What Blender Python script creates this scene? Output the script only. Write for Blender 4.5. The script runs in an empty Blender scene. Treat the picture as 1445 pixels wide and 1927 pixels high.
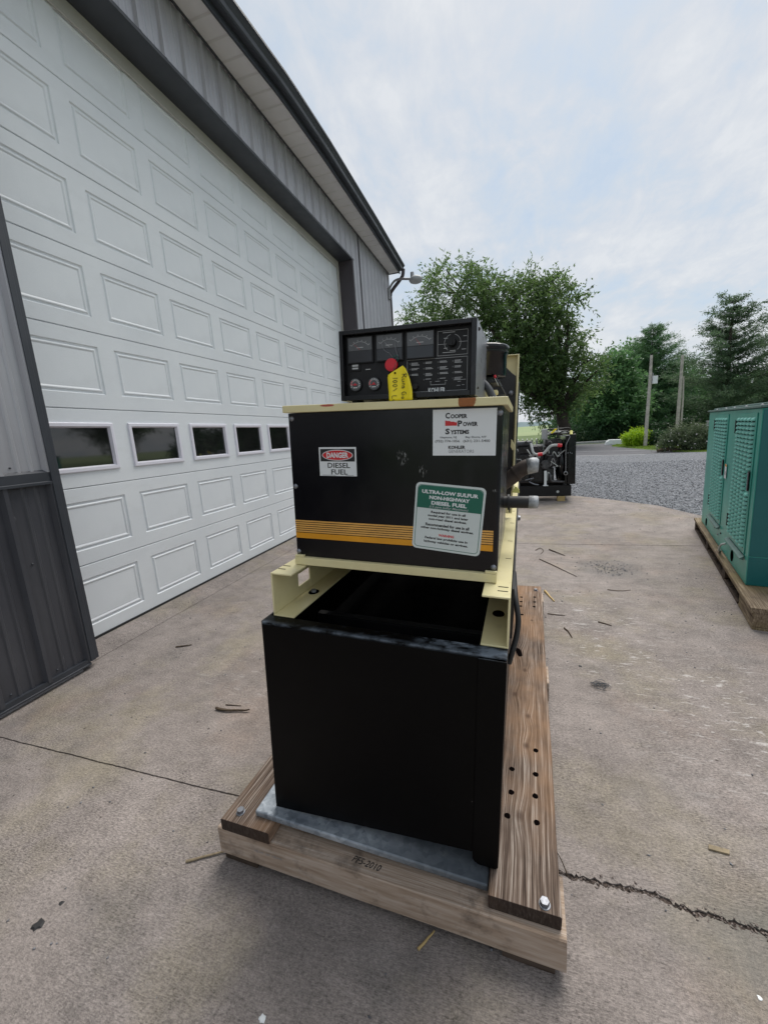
import bpy, math, random
import numpy as np
from mathutils import Vector, Matrix, Quaternion, noise as mnoise

R = math.radians
rng = random.Random(7)
nr = np.random.RandomState(11)
scene = bpy.context.scene
COL = scene.collection

# ------------------------------------------------------------------ camera
cam_d = bpy.data.cameras.new('camera'); cam = bpy.data.objects.new('camera', cam_d); COL.objects.link(cam)
scene.camera = cam
cam_d.sensor_fit = 'HORIZONTAL'; cam_d.sensor_width = 36.0
cam_d.lens = 36.0 * 764.31 / 1445.0
cam_d.clip_start = 0.02; cam_d.clip_end = 4000
cr = Vector((0.95442464, 0.29089171, -0.06675047)); cu = Vector((0.00889858, 0.19582013, 0.98059945)); cf = Vector((-0.29831934, 0.93650226, -0.18430704))
CAMZ = 1.27585
M = Matrix((cr, cu, -cf)).transposed().to_4x4(); M.translation = Vector((0, 0, CAMZ))
cam.matrix_world = M

# ------------------------------------------------------------------ sky, sun, exposure
SUN_EL, SUN_AZ = 60.0, 16.0            # the veiled sun stands high beyond the gable end
world = bpy.data.worlds.new('World'); scene.world = world; world.use_nodes = True
wn = world.node_tree; wn.nodes.clear()
def WN(t, **k):
    n = wn.nodes.new(t)
    for a, b in k.items(): setattr(n, a, b)
    return n
w_out = WN('ShaderNodeOutputWorld'); w_bg = WN('ShaderNodeBackground'); wn.links.new(w_bg.outputs[0], w_out.inputs[0])
w_bg.inputs[1].default_value = 0.098
w_sky = WN('ShaderNodeTexSky', sky_type='NISHITA', sun_disc=False); w_sky.sun_elevation = R(SUN_EL); w_sky.sun_rotation = R(SUN_AZ)
w_sky.air_density = 1.2; w_sky.dust_density = 2.0
tc = WN('ShaderNodeTexCoord')
sep = WN('ShaderNodeSeparateXYZ'); wn.links.new(tc.outputs['Generated'], sep.inputs[0])
mz = WN('ShaderNodeMath', operation='MAXIMUM'); wn.links.new(sep.outputs[2], mz.inputs[0]); mz.inputs[1].default_value = 0.0
az_ = WN('ShaderNodeMath', operation='ADD'); wn.links.new(mz.outputs[0], az_.inputs[0]); az_.inputs[1].default_value = 0.22
dx = WN('ShaderNodeMath', operation='DIVIDE'); wn.links.new(sep.outputs[0], dx.inputs[0]); wn.links.new(az_.outputs[0], dx.inputs[1])
dy = WN('ShaderNodeMath', operation='DIVIDE'); wn.links.new(sep.outputs[1], dy.inputs[0]); wn.links.new(az_.outputs[0], dy.inputs[1])
cmb = WN('ShaderNodeCombineXYZ'); wn.links.new(dx.outputs[0], cmb.inputs[0]); wn.links.new(dy.outputs[0], cmb.inputs[1])
def wnoise(scale, detail, rough, rot=0, sc=(1, 1, 1), off=(0, 0, 0), dist=0.0):
    mp = WN('ShaderNodeMapping'); mp.inputs['Rotation'].default_value = (0, 0, rot); mp.inputs['Scale'].default_value = sc; mp.inputs['Location'].default_value = off
    wn.links.new(cmb.outputs[0], mp.inputs[0])
    n = WN('ShaderNodeTexNoise'); n.inputs['Scale'].default_value = scale; n.inputs['Detail'].default_value = detail; n.inputs['Roughness'].default_value = rough; n.inputs['Distortion'].default_value = dist
    wn.links.new(mp.outputs[0], n.inputs['Vector']); return n
big = wnoise(1.5, 7, 0.6, off=(0.3, 1.1, 0))
rip = wnoise(7.5, 6, 0.65, rot=R(38), sc=(1, 0.55, 1), dist=0.4)
def wramp(src, stops):
    r = WN('ShaderNodeValToRGB'); e = r.color_ramp.elements
    while len(e) < len(stops): e.new(0.5)
    for i, (p, c) in enumerate(stops): e[i].position = p; e[i].color = (*c, 1)
    wn.links.new(src, r.inputs[0]); return r
m1 = WN('ShaderNodeMath', operation='MULTIPLY_ADD'); wn.links.new(rip.outputs[0], m1.inputs[0]); m1.inputs[1].default_value = 0.48; wn.links.new(big.outputs[0], m1.inputs[2])
cover = wramp(m1.outputs[0], [(0.60, (0.90,) * 3), (0.70, (0.94,) * 3), (0.80, (0.97,) * 3)])
cloud = wramp(m1.outputs[0], [(0.58, (3.7, 4.4, 5.2)), (0.67, (4.25, 4.75, 5.3)), (0.74, (4.75, 5.05, 5.45)), (0.84, (5.4, 5.6, 5.85))])
mixs = WN('ShaderNodeMix', data_type='RGBA'); wn.links.new(cover.outputs[0], mixs.inputs[0]); 
skm = WN('ShaderNodeMix', data_type='RGBA', blend_type='MULTIPLY'); skm.inputs[0].default_value = 1.0; wn.links.new(w_sky.outputs[0], skm.inputs[6]); skm.inputs[7].default_value = (1.6, 1.6, 1.6, 1)
wn.links.new(skm.outputs[2], mixs.inputs[6]); wn.links.new(cloud.outputs[0], mixs.inputs[7])
wn.links.new(mixs.outputs[2], w_bg.inputs[0])
sun_d = bpy.data.lights.new('sun', 'SUN'); sun = bpy.data.objects.new('sun', sun_d); COL.objects.link(sun)
sun_d.energy = 2.6; sun_d.angle = R(38); sun_d.color = (1.0, 0.96, 0.9)
sdir = Vector((math.sin(R(SUN_AZ)) * math.cos(R(SUN_EL)), math.cos(R(SUN_AZ)) * math.cos(R(SUN_EL)), math.sin(R(SUN_EL))))
sun.rotation_euler = sdir.to_track_quat('Z', 'Y').to_euler()
vs = scene.view_settings; vs.view_transform = 'Standard'; vs.look = 'None'; vs.gamma = 1.0; vs.exposure = 0.50; vs.use_curve_mapping = False
scene.render.engine = 'CYCLES'; scene.cycles.max_bounces = 6; scene.cycles.use_denoising = True
scene.cycles.transparent_max_bounces = 8

# ------------------------------------------------------------------ node helper
class NT:
    def __init__(s, name):
        s.m = bpy.data.materials.new(name); s.m.use_nodes = True; s.t = s.m.node_tree; s.n = s.t.nodes
        s.b = s.n['Principled BSDF']; s.tc = s.n.new('ShaderNodeTexCoord'); s.obj = s.tc.outputs['Object']
    def new(s, t, **k):
        x = s.n.new(t)
        for a, b in k.items(): setattr(x, a, b)
        return x
    def put(s, sock, v):
        if v is None: return
        if isinstance(v, bpy.types.NodeSocket): s.t.links.new(v, sock)
        elif isinstance(v, (tuple, list)) and len(v) == 3 and sock.type == 'RGBA': sock.default_value = (*v, 1)
        else: sock.default_value = v
    def map(s, vec=None, sc=(1, 1, 1), loc=(0, 0, 0), rot=(0, 0, 0)):
        x = s.new('ShaderNodeMapping'); s.put(x.inputs[0], vec or s.obj); x.inputs['Scale'].default_value = sc; x.inputs['Location'].default_value = loc; x.inputs['Rotation'].default_value = rot; return x.outputs[0]
    def noise(s, scale=5, detail=3, rough=0.5, vec=None, dist=0.0):
        x = s.new('ShaderNodeTexNoise'); s.put(x.inputs['Vector'], vec or s.obj); x.inputs['Scale'].default_value = scale; x.inputs['Detail'].default_value = detail; x.inputs['Roughness'].default_value = rough; x.inputs['Distortion'].default_value = dist; return x.outputs[0]
    def voro(s, scale=5, vec=None, feature='F1', rnd=1.0):
        x = s.new('ShaderNodeTexVoronoi', feature=feature); s.put(x.inputs['Vector'], vec or s.obj); x.inputs['Scale'].default_value = scale; x.inputs['Randomness'].default_value = rnd; return x
    def math(s, op, a, b=0.0, c=0.0, clamp=False):
        x = s.new('ShaderNodeMath', operation=op); x.use_clamp = clamp; s.put(x.inputs[0], a); s.put(x.inputs[1], b); s.put(x.inputs[2], c); return x.outputs[0]
    def vmath(s, op, a, b=(0, 0, 0)):
        x = s.new('ShaderNodeVectorMath', operation=op); s.put(x.inputs[0], a); s.put(x.inputs[1], b); return x
    def rng(s, v, a, b, c=0.0, d=1.0):
        x = s.new('ShaderNodeMapRange'); x.clamp = True; s.put(x.inputs[0], v)
        for i, q in enumerate((a, b, c, d)): x.inputs[i + 1].default_value = q
        return x.outputs[0]
    def mix(s, f, a, b, mode='MIX'):
        x = s.new('ShaderNodeMix', data_type='RGBA', blend_type=mode); s.put(x.inputs[0], f); s.put(x.inputs[6], a); s.put(x.inputs[7], b); return x.outputs[2]
    def ramp(s, v, stops):
        x = s.new('ShaderNodeValToRGB'); e = x.color_ramp.elements
        while len(e) < len(stops): e.new(0.5)
        for i, (p, c) in enumerate(stops): e[i].position = p; e[i].color = (*c, 1) if len(c) == 3 else c
        s.put(x.inputs[0], v); return x.outputs[0]
    def bump(s, h, strength=0.3, dist=0.01):
        x = s.new('ShaderNodeBump'); x.inputs['Strength'].default_value = strength; x.inputs['Distance'].default_value = dist; s.put(x.inputs['Height'], h); s.put(s.b.inputs['Normal'], x.outputs[0])
    def sep(s, vec=None):
        x = s.new('ShaderNodeSeparateXYZ'); s.put(x.inputs[0], vec or s.obj); return x.outputs
    def comb(s, x_, y_, z_):
        x = s.new('ShaderNodeCombineXYZ'); s.put(x.inputs[0], x_); s.put(x.inputs[1], y_); s.put(x.inputs[2], z_); return x.outputs[0]
    def blob(s, c, r):      # 1 inside an ellipsoid, fading to 0 at its rim; object space
        v = s.vmath('SUBTRACT', s.obj, c).outputs[0]; v = s.vmath('DIVIDE', v, r).outputs[0]
        l = s.vmath('LENGTH', v).outputs['Value']; return s.rng(l, 0.35, 1.0, 1.0, 0.0)
    def set(s, color=None, rough=None, metal=None, spec=None, coat=None):
        s.put(s.b.inputs['Base Color'], color); s.put(s.b.inputs['Roughness'], rough); s.put(s.b.inputs['Metallic'], metal)
        s.put(s.b.inputs['Specular IOR Level'], spec); s.put(s.b.inputs['Coat Weight'], coat); return s.m

def plain(name, col, rough=0.5, metal=0.0, var=0.12, scale=6.0, bump=0.0, spec=0.5, coat=0.0):
    n = NT(name); f = n.noise(scale, 4, 0.6)
    c = n.mix(n.rng(f, 0.3, 0.7), tuple(x * (1 - var) for x in col), tuple(min(1, x * (1 + var)) for x in col))
    r = n.rng(n.noise(scale * 3, 3, 0.6), 0.3, 0.7, max(0, rough - 0.07), min(1, rough + 0.07))
    if bump: n.bump(n.noise(scale * 12, 3, 0.6), bump, 0.002)
    return n.set(c, r, metal, spec, coat)

MAT = {}
# black enamel
def black_paint(name, rough=0.3, dust=0.3):
    n = NT(name)
    d = n.math('MULTIPLY', n.rng(n.noise(9, 5, 0.65), 0.48, 0.75), n.rng(n.noise(130, 3, 0.6), 0.35, 0.7))
    fine = n.rng(n.noise(3.0, 4, 0.6, vec=n.map(sc=(14, 14, 1.2))), 0.55, 0.8)
    d = n.math('MULTIPLY', n.math('ADD', d, n.math('MULTIPLY', fine, 0.35)), dust)
    c = n.mix(d, (0.003, 0.003, 0.0042), (0.028, 0.028, 0.031))
    n.bump(n.noise(220, 2, 0.5), 0.04, 0.001)
    return n.set(c, n.rng(n.noise(14, 4, 0.6), 0.3, 0.75, rough - 0.06, rough + 0.14), 0.0, 0.45)
MAT['black'] = black_paint('black_enamel', 0.2)
MAT['pit'] = plain('recess_shade_black', (0.004, 0.004, 0.0045), 0.9, spec=0.1)  # near-black puts the shade of the tank's hollow into the colour
MAT['boxside_sheen'] = plain('side_sheen_grey', (0.20, 0.21, 0.235), 0.32, 0.35, 0.3, 7)  # sheen on the black box's right side, put into a lighter grey
MAT['box_black'] = black_paint('control_box_black', 0.24, 0.5)
MAT['black_matt'] = black_paint('black_satin', 0.5, 0.4)
# black enclosure panel with two scuffs
n = NT('black_panel')
s1 = n.math('MAXIMUM', n.blob((-0.262, 0.215, 1.055), (0.034, 0.05, 0.045)), n.blob((-0.209, 0.215, 1.02), (0.024, 0.05, 0.036)))
s1 = n.math('MAXIMUM', s1, n.blob((-0.03, 0.215, 0.976), (0.014, 0.05, 0.008)))
sc = n.rng(n.math('ADD', n.math('MULTIPLY', s1, 0.30), n.noise(150, 6, 0.8, vec=n.map(rot=(0, R(35), 0), sc=(1.8, 1, 0.6)))), 0.83, 0.90)
d = n.math('MULTIPLY', n.rng(n.noise(8, 5, 0.65), 0.45, 0.75), 0.2)
streak = n.math('MULTIPLY', n.blob((-0.095, 0.215, 1.0), (0.02, 0.05, 0.08)), 0.25)
c = n.mix(n.math('ADD', d, streak, clamp=True), (0.0028, 0.0028, 0.0042), (0.02, 0.02, 0.024))
c = n.mix(n.math('MULTIPLY', sc, 0.75), c, (0.38, 0.38, 0.38))
n.bump(n.noise(7, 2, 0.5), 0.05, 0.01)
MAT['panel'] = n.set(c, n.rng(n.noise(10, 3, 0.6), 0.3, 0.7, 0.15, 0.27), 0.0, 0.38)
# fuel tank black, worn on the top flange
n = NT('tank_enamel')
px_ = n.sep()
topm = n.rng(px_[2], 0.604, 0.609)
w1 = n.math('MULTIPLY', n.rng(n.noise(26, 5, 0.7, vec=n.map(sc=(0.6, 1, 1))), 0.42, 0.62), n.rng(px_[0], -0.22, -0.16))
w2 = n.rng(n.noise(40, 5, 0.75), 0.60, 0.74)
edge = n.math('MULTIPLY', n.rng(px_[1], 0.1, 0.083), n.rng(n.noise(22, 4, 0.7), 0.38, 0.6))
wear = n.math('MULTIPLY', topm, n.math('MAXIMUM', n.math('MULTIPLY', w1, 0.75), n.math('MAXIMUM', n.math('MULTIPLY', w2, 0.5), n.math('MULTIPLY', edge, 0.5))))
run = n.math('MULTIPLY', n.rng(n.noise(30, 3, 0.6, vec=n.map(sc=(4, 4, 0.12))), 0.6, 0.8), n.math('MULTIPLY', n.rng(px_[2], 0.44, 0.6), n.rng(px_[0], -0.24, -0.1)))
dust = n.math('MULTIPLY', n.rng(n.noise(5, 6, 0.7), 0.45, 0.8), 0.12)
pip = n.rng(n.voro(26).outputs['Distance'], 0.045, 0.03); pip = n.math('MULTIPLY', pip, n.rng(n.noise(3.3, 2, 0.5, vec=n.map(loc=(3, 1, 2))), 0.58, 0.62))
c = n.mix(n.math('ADD', dust, n.math('MULTIPLY', run, 0.3)), (0.0014, 0.0014, 0.0017), (0.013, 0.0135, 0.0145))
c = n.mix(wear, c, (0.20, 0.24, 0.29)); c = n.mix(n.math('MULTIPLY', pip, 0.6), c, (0.35, 0.33, 0.3))
n.bump(n.noise(60, 3, 0.5), 0.05, 0.001)
MAT['tank'] = n.set(c, n.mix(wear, n.rng(n.noise(6, 5, 0.6), 0.3, 0.7, 0.30, 0.42), (0.5, 0.5, 0.5)), 0.0, 0.11)
# cream enamel
def cream(name, rust=False):
    n = NT(name)
    c = n.mix(n.rng(n.noise(5, 5, 0.6), 0.3, 0.7), (0.68, 0.60, 0.32), (0.76, 0.69, 0.41))
    dirt = n.rng(n.noise(24, 5, 0.7), 0.57, 0.8)
    c = n.mix(n.math('MULTIPLY', dirt, 0.35), c, (0.34, 0.27, 0.15))
    if rust:
        jag = n.noise(120, 4, 0.7)
        b = n.math('MULTIPLY', n.blob((-0.099, 0.2, 1.19), (0.026, 0.03, 0.028)), 1.6)
        b = n.rng(n.math('ADD', b, n.math('MULTIPLY', n.math('SUBTRACT', jag, 0.5), 0.9)), 0.45, 0.6)
        c = n.mix(b, c, n.mix(jag, (0.40, 0.13, 0.02), (0.20, 0.07, 0.02)))
        b2 = n.rng(n.math('ADD', n.blob((-0.461, 0.2, 1.1925), (0.03, 0.02, 0.0045)), n.math('MULTIPLY', n.math('SUBTRACT', jag, 0.5), 1.1)), 0.45, 0.6)
        c = n.mix(b2, c, (0.45, 0.10, 0.07))
    n.bump(n.noise(90, 3, 0.5), 0.05, 0.001)
    return n.set(c, n.rng(n.noise(9, 3, 0.6), 0.3, 0.7, 0.3, 0.45), 0.0, 0.45)
MAT['cream'] = cream('cream_enamel'); MAT['cream_cap'] = cream('cream_enamel_rusty', True)
MAT['orange'] = plain('stripe_orange', (0.72, 0.31, 0.012), 0.4)
MAT['orange2'] = plain('stripe_light_orange', (0.72, 0.38, 0.09), 0.4)
MAT['white'] = plain('label_white', (0.74, 0.77, 0.78), 0.35, var=0.04)
MAT['signwhite'] = plain('sign_pale', (0.62, 0.68, 0.67), 0.35, var=0.05)
MAT['ink'] = plain('ink_black', (0.018, 0.018, 0.02), 0.5)
MAT['inkgrey'] = plain('ink_grey', (0.22, 0.23, 0.24), 0.5)
MAT['inkwhite'] = plain('ink_white', (0.72, 0.74, 0.74), 0.5)
MAT['dimwhite'] = plain('ink_dim_white', (0.46, 0.47, 0.48), 0.5)
MAT['red'] = plain('label_red', (0.60, 0.025, 0.03), 0.4)
MAT['green_ink'] = plain('sign_green', (0.008, 0.13, 0.085), 0.4)
MAT['plastic_red'] = plain('red_plastic', (0.62, 0.02, 0.035), 0.4)
MAT['yellow'] = plain('yellow_card', (0.92, 0.74, 0.01), 0.5, var=0.04)
MAT['yellow_pale'] = plain('pale_yellow_paint', (0.75, 0.72, 0.22), 0.5)
MAT['zinc'] = plain('zinc_plate', (0.24, 0.25, 0.275), 0.5, 0.8, 0.1, 40)
MAT['tape'] = plain('foil_tape', (0.40, 0.42, 0.44), 0.5, 0.35, 0.35, 45, 1.0)
MAT['dullmetal'] = plain('dull_metal', (0.32, 0.32, 0.33), 0.45, 0.7, 0.25, 30, 0.2)
MAT['darkmetal'] = plain('oily_metal', (0.09, 0.09, 0.095), 0.4, 0.6, 0.4, 25, 0.3)
MAT['rubber'] = plain('black_rubber', (0.02, 0.02, 0.021), 0.6)
MAT['hose_grey'] = plain('grey_hose', (0.055, 0.06, 0.07), 0.5)
MAT['brownpipe'] = plain('scorched_pipe', (0.055, 0.042, 0.036), 0.6, 0.3, 0.35, 30, 0.3)
MAT['engine'] = plain('engine_black', (0.018, 0.018, 0.02), 0.4, 0.0, 0.4, 20, 0.3)
MAT['grey'] = plain('grey_paint', (0.36, 0.37, 0.38), 0.5)
MAT['silicone'] = plain('pale_silicone_hose', (0.45, 0.47, 0.46), 0.45)
MAT['glassdark'] = plain('meter_glass', (0.028, 0.03, 0.034), 0.16)
MAT['metergrey'] = plain('meter_face', (0.10, 0.105, 0.11), 0.25)
MAT['hole'] = plain('drilled_shadow', (0.004, 0.003, 0.003), 1.0, spec=0.0)  # near-black colour stands in for the shade inside holes and openings
# galvanised tray
n = NT('galvanised_tray')
v = n.sep(n.voro(70).outputs['Color'])[0]; f = n.rng(n.noise(5, 5, 0.65, vec=n.map(sc=(1, 2, 1))), 0.35, 0.65)
c = n.mix(0.35, n.mix(f, (0.17, 0.20, 0.235), (0.42, 0.46, 0.50)), v, 'SOFT_LIGHT')
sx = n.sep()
c = n.mix(n.math('MULTIPLY', n.rng(sx[0], -0.36, -0.18), 0.7), c, (0.07, 0.085, 0.10))  # shade over the tray's right part, painted into the colour
c = n.mix(n.math('MULTIPLY', n.rng(n.noise(18, 5, 0.7), 0.6, 0.75), 0.5), c, (0.36, 0.36, 0.34))
n.bump(n.noise(60, 4, 0.6), 0.2, 0.001)
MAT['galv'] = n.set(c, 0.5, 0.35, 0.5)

# wood
def wood(name, cols, axis='Y', knots=(), stain=0.0, seed=0.0, contrast=1.0, warm=None, end=None):
    n = NT(name); s = n.sep()
    a, l = (s[0], s[1]) if axis == 'Y' else (s[1], s[0])
    core = None; off = None
    for kx, ky, r in knots:
        ka = (kx, ky) if axis == 'Y' else (ky, kx)
        da = n.math('SUBTRACT', a, ka[0]); dl = n.math('MULTIPLY', n.math('SUBTRACT', l, ka[1]), 0.42)
        d2 = n.math('ADD', n.math('MULTIPLY', da, da), n.math('MULTIPLY', dl, dl))
        e = n.math('POWER', 2.718, n.math('MULTIPLY', d2, -1.0 / (r * 1.9) ** 2))
        o = n.math('MULTIPLY', e, r * 0.9); off = o if off is None else n.math('ADD', off, o)
        k = n.rng(n.math('SQRT', n.math('ADD', n.math('MULTIPLY', da, da), n.math('MULTIPLY', n.math('MULTIPLY', dl, dl), 2.5))), r * 0.3, r * 1.15, 1.0, 0.0)
        core = k if core is None else n.math('MAXIMUM', core, k)
    wob = n.math('MULTIPLY', n.math('SUBTRACT', n.noise(2.2, 3, 0.5, vec=n.map(loc=(seed, seed, 0))), 0.5), 0.010)
    aa = n.math('ADD', a, wob)
    if off is not None: aa = n.math('ADD', aa, off)
    gv = n.comb(n.math('MULTIPLY', aa, 120.0), n.math('MULTIPLY', l, 1.3), n.math('ADD', n.math('MULTIPLY', s[2], 30.0), seed))
    g = n.noise(1.0, 6, 0.62, vec=gv)
    gv2 = n.comb(n.math('MULTIPLY', aa, 260.0), n.math('MULTIPLY', l, 6.0), n.math('MULTIPLY', s[2], 60.0))
    g2 = n.noise(1.0, 3, 0.6, vec=gv2)
    gg = n.math('ADD', n.math('MULTIPLY', g, 0.48), n.math('MULTIPLY', g2, 0.52))
    lo, hi = 0.5 - 0.17 / contrast, 0.5 + 0.15 / contrast
    c = n.ramp(n.rng(gg, lo, hi), [(0.0, cols[0]), (0.45, cols[1]), (0.75, cols[2]), (1.0, cols[3])])
    big = n.noise(3.0, 4, 0.6, vec=n.map(loc=(seed * 2, 0, seed), sc=(1, 0.6, 1) if axis == 'Y' else (0.6, 1, 1)))
    if warm: c = n.mix(n.math('MULTIPLY', n.rng(big, 0.40, 0.62), 0.7), c, n.mix(gg, tuple(x * 0.5 for x in warm), warm))
    if stain: c = n.mix(n.math('MULTIPLY', n.rng(n.noise(9, 5, 0.7, vec=n.map(loc=(seed, 3, 1))), 0.52, 0.7), stain), c, (0.09, 0.07, 0.055))
    if end is not None: c = n.mix(n.rng(l, end, end - 0.001, 0.0, 0.85), c, (0.03, 0.02, 0.016))
    if core is not None: c = n.mix(n.math('MULTIPLY', core, 0.62), c, (0.045, 0.022, 0.014))
    h = n.math('ADD', n.math('MULTIPLY', g, 0.6), n.math('MULTIPLY', g2, 0.5))
    n.bump(h, 0.55, 0.004)
    return n.set(c, 0.85, 0.0, 0.25)
OLD = [(0.038, 0.025, 0.019), (0.125, 0.088, 0.067), (0.215, 0.165, 0.133), (0.37, 0.315, 0.27)]
MAT['skid_r'] = wood('weathered_plank_wood', OLD, 'Y', [(-0.129, 1.174, 0.022), (-0.137, 0.828, 0.013), (-0.09, 0.54, 0.012), (-0.105, 0.255, 0.014), (-0.085, 0.70, 0.011), (-0.1, 1.02, 0.012), (-0.07, 1.55, 0.010)], 0.3, 1.3, 1.35, (0.46, 0.27, 0.15), 0.0195)
MAT['skid_l'] = wood('treated_plank_wood', OLD, 'Y', [(-0.90, 0.5, 0.012), (-0.86, 0.9, 0.012)], 0.35, 4.1, 1.35, (0.38, 0.22, 0.12), -0.0005)
MAT['beam'] = wood('pale_timber', [(0.24, 0.165, 0.115), (0.38, 0.29, 0.22), (0.47, 0.38, 0.31), (0.54, 0.45, 0.385)], 'X', [(-0.245, 0.065, 0.006)], 0.8, 7.7, 0.95)
MAT['darkwood'] = wood('dark_block_wood', [(0.03, 0.02, 0.015), (0.06, 0.042, 0.03), (0.09, 0.065, 0.05), (0.12, 0.09, 0.07)], 'X', (), 0.3, 2.2)
MAT['mosswood'] = wood('mossy_pallet_wood', [(0.07, 0.048, 0.032), (0.17, 0.125, 0.085), (0.27, 0.21, 0.145), (0.38, 0.31, 0.22)], 'Y', [(0.06, 0.9, 0.012)], 0.6, 5.0, 1.2, (0.26, 0.20, 0.09))
MAT['bark'] = wood('twig_bark', [(0.03, 0.022, 0.016), (0.07, 0.05, 0.035), (0.12, 0.09, 0.06), (0.16, 0.12, 0.09)], 'X', (), 0.0, 1.0)
MAT['splint'] = plain('fresh_splinter', (0.46, 0.33, 0.14), 0.8)
MAT['chipwood'] = plain('dull_chip', (0.24, 0.19, 0.12), 0.8, 0, 0.3, 60)

# concrete
n = NT('broomed_concrete')
mott = n.noise(5.0, 11, 0.72); mott2 = n.noise(1.0, 8, 0.68, vec=n.map(sc=(11, 24, 1), loc=(3, 3, 0)), dist=0.5)
c = n.mix(n.rng(n.noise(0.8, 6, 0.62), 0.32, 0.68), (0.205, 0.178, 0.163), (0.282, 0.248, 0.231))
c = n.mix(n.math('MULTIPLY', n.rng(n.noise(1.7, 7, 0.65, vec=n.map(loc=(5, 2, 0))), 0.50, 0.66), 0.5), c, (0.245, 0.215, 0.145))
c = n.mix(n.math('MULTIPLY', n.rng(n.noise(1.5, 7, 0.65, vec=n.map(loc=(1, 9, 0))), 0.54, 0.70), 0.4), c, (0.275, 0.205, 0.165))
c = n.mix(n.math('MULTIPLY', n.rng(n.noise(2.3, 8, 0.7, vec=n.map(loc=(7, 4, 0))), 0.54, 0.70), 0.45), c, (0.135, 0.128, 0.122))
st = n.noise(1.0, 5, 0.65, vec=n.map(sc=(20, 90, 1), rot=(0, 0, R(-2))), dist=0.6)
st2 = n.noise(1.0, 4, 0.65, vec=n.map(sc=(70, 300, 1), rot=(0, 0, R(3))))
gr = n.noise(420, 3, 0.7); gr2 = n.noise(120, 5, 0.8)
k = n.math('ADD', n.math('MULTIPLY', n.rng(mott, 0.3, 0.7, -1, 1), 0.24), n.math('MULTIPLY', n.rng(mott2, 0.3, 0.7, -1, 1), 0.14))
k = n.math('ADD', k, n.math('MULTIPLY', n.math('MULTIPLY', n.rng(st2, 0.3, 0.7, -1, 1), 0.52), n.rng(n.noise(2.0, 3, 0.5), 0.4, 0.6, 0.4, 1.0)))
k = n.math('ADD', k, n.math('MULTIPLY', n.rng(gr, 0.3, 0.7, -1, 1), 0.26)); k = n.math('ADD', k, n.math('MULTIPLY', n.rng(gr2, 0.34, 0.66, -1, 1), 0.34)); k = n.math('ADD', k, 1.0)
c = n.mix(1.0, c, n.comb(k, k, k), 'MULTIPLY')
# pale scuffs where pallets were dragged
sm = n.math('MAXIMUM', n.blob((0.55, 2.6, 0), (0.45, 1.0, 1)), n.math('MAXIMUM', n.blob((0.95, 1.9, 0), (0.6, 0.75, 1)), n.math('MULTIPLY', n.blob((-1.1, 1.75, 0), (1.0, 0.4, 1)), 0.5)))
scf = n.rng(n.noise(1.0, 5, 0.7, vec=n.map(sc=(13, 52, 1), rot=(0, 0, R(8)), loc=(2, 1, 0)), dist=0.9), 0.575, 0.64)
c = n.mix(n.math('MULTIPLY', n.math('MULTIPLY', scf, sm), 0.75), c, (0.52, 0.49, 0.47))
flk = n.rng(n.noise(1.0, 4, 0.7, vec=n.map(sc=(30, 95, 1))), 0.68, 0.76)
c = n.mix(n.math('MULTIPLY', flk, 0.45), c, (0.46, 0.43, 0.40))
sp = n.voro(11.0).outputs['Distance']; spm = n.rng(n.noise(2.6, 3, 0.6, vec=n.map(loc=(3, 3, 3))), 0.50, 0.56)
spk = n.math('MULTIPLY', n.rng(n.math('ADD', sp, n.math('MULTIPLY', gr2, 0.06)), 0.105, 0.085), spm)
c = n.mix(n.math('MULTIPLY', spk, 0.8), c, (0.05, 0.042, 0.038))
hl = n.rng(n.math('ABSOLUTE', n.math('SUBTRACT', n.noise(1.3, 6, 0.68, vec=n.map(loc=(4, 8, 0))), 0.5)), 0.0, 0.0035, 1.0, 0.0)
c = n.mix(n.math('MULTIPLY', hl, 0.25), c, (0.08, 0.07, 0.065))
oil = n.rng(n.math('ADD', n.blob((0.83, 3.82, 0), (0.36, 0.36, 1)), n.math('MULTIPLY', n.math('SUBTRACT', gr2, 0.5), 0.8)), 0.3, 0.7)
c = n.mix(n.math('MULTIPLY', oil, 0.3), c, (0.115, 0.12, 0.125))
damp = n.blob((0.62, 0.98, 0), (0.34, 0.16, 1)); c = n.mix(n.math('MULTIPLY', damp, 0.4), c, (0.13, 0.135, 0.12))
hh = n.math('ADD', n.math('MULTIPLY', st, 0.5), n.math('ADD', n.math('MULTIPLY', gr, 0.3), n.math('ADD', n.math('MULTIPLY', st2, 0.35), n.math('MULTIPLY', gr2, 0.5))))
n.bump(hh, 0.8, 0.006)
MAT['concrete'] = n.set(c, 0.9, 0.0, 0.3)
n = NT('crack_dirt'); MAT['dirt'] = n.set(n.mix(n.rng(n.noise(60, 6, 0.75), 0.40, 0.62), (0.022, 0.016, 0.013), (0.14, 0.105, 0.088)), 0.95); n.bump(n.noise(120, 4, 0.7), 1.0, 0.01)
MAT['crumb'] = plain('concrete_crumb', (0.17, 0.14, 0.125), 0.95, 0, 0.5, 90)
n = NT('crushed_stone')
vo = n.voro(62); g1 = n.mix(n.rng(n.noise(0.35, 4, 0.6), 0.35, 0.65), (0.20, 0.21, 0.23), (0.27, 0.28, 0.305))
cg = n.mix(0.75, g1, n.ramp(n.sep(vo.outputs['Color'])[0], [(0.0, (0.12, 0.125, 0.135)), (0.5, (0.24, 0.25, 0.27)), (1.0, (0.42, 0.43, 0.46))]))
cg = n.mix(n.rng(n.noise(8, 4, 0.7), 0.55, 0.7), cg, (0.10, 0.10, 0.105))
n.bump(n.math('ADD', vo.outputs['Distance'], n.noise(12, 4, 0.7)), 1.0, 0.03)
MAT['gravel'] = n.set(cg, 0.95, 0.0, 0.3)
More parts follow.
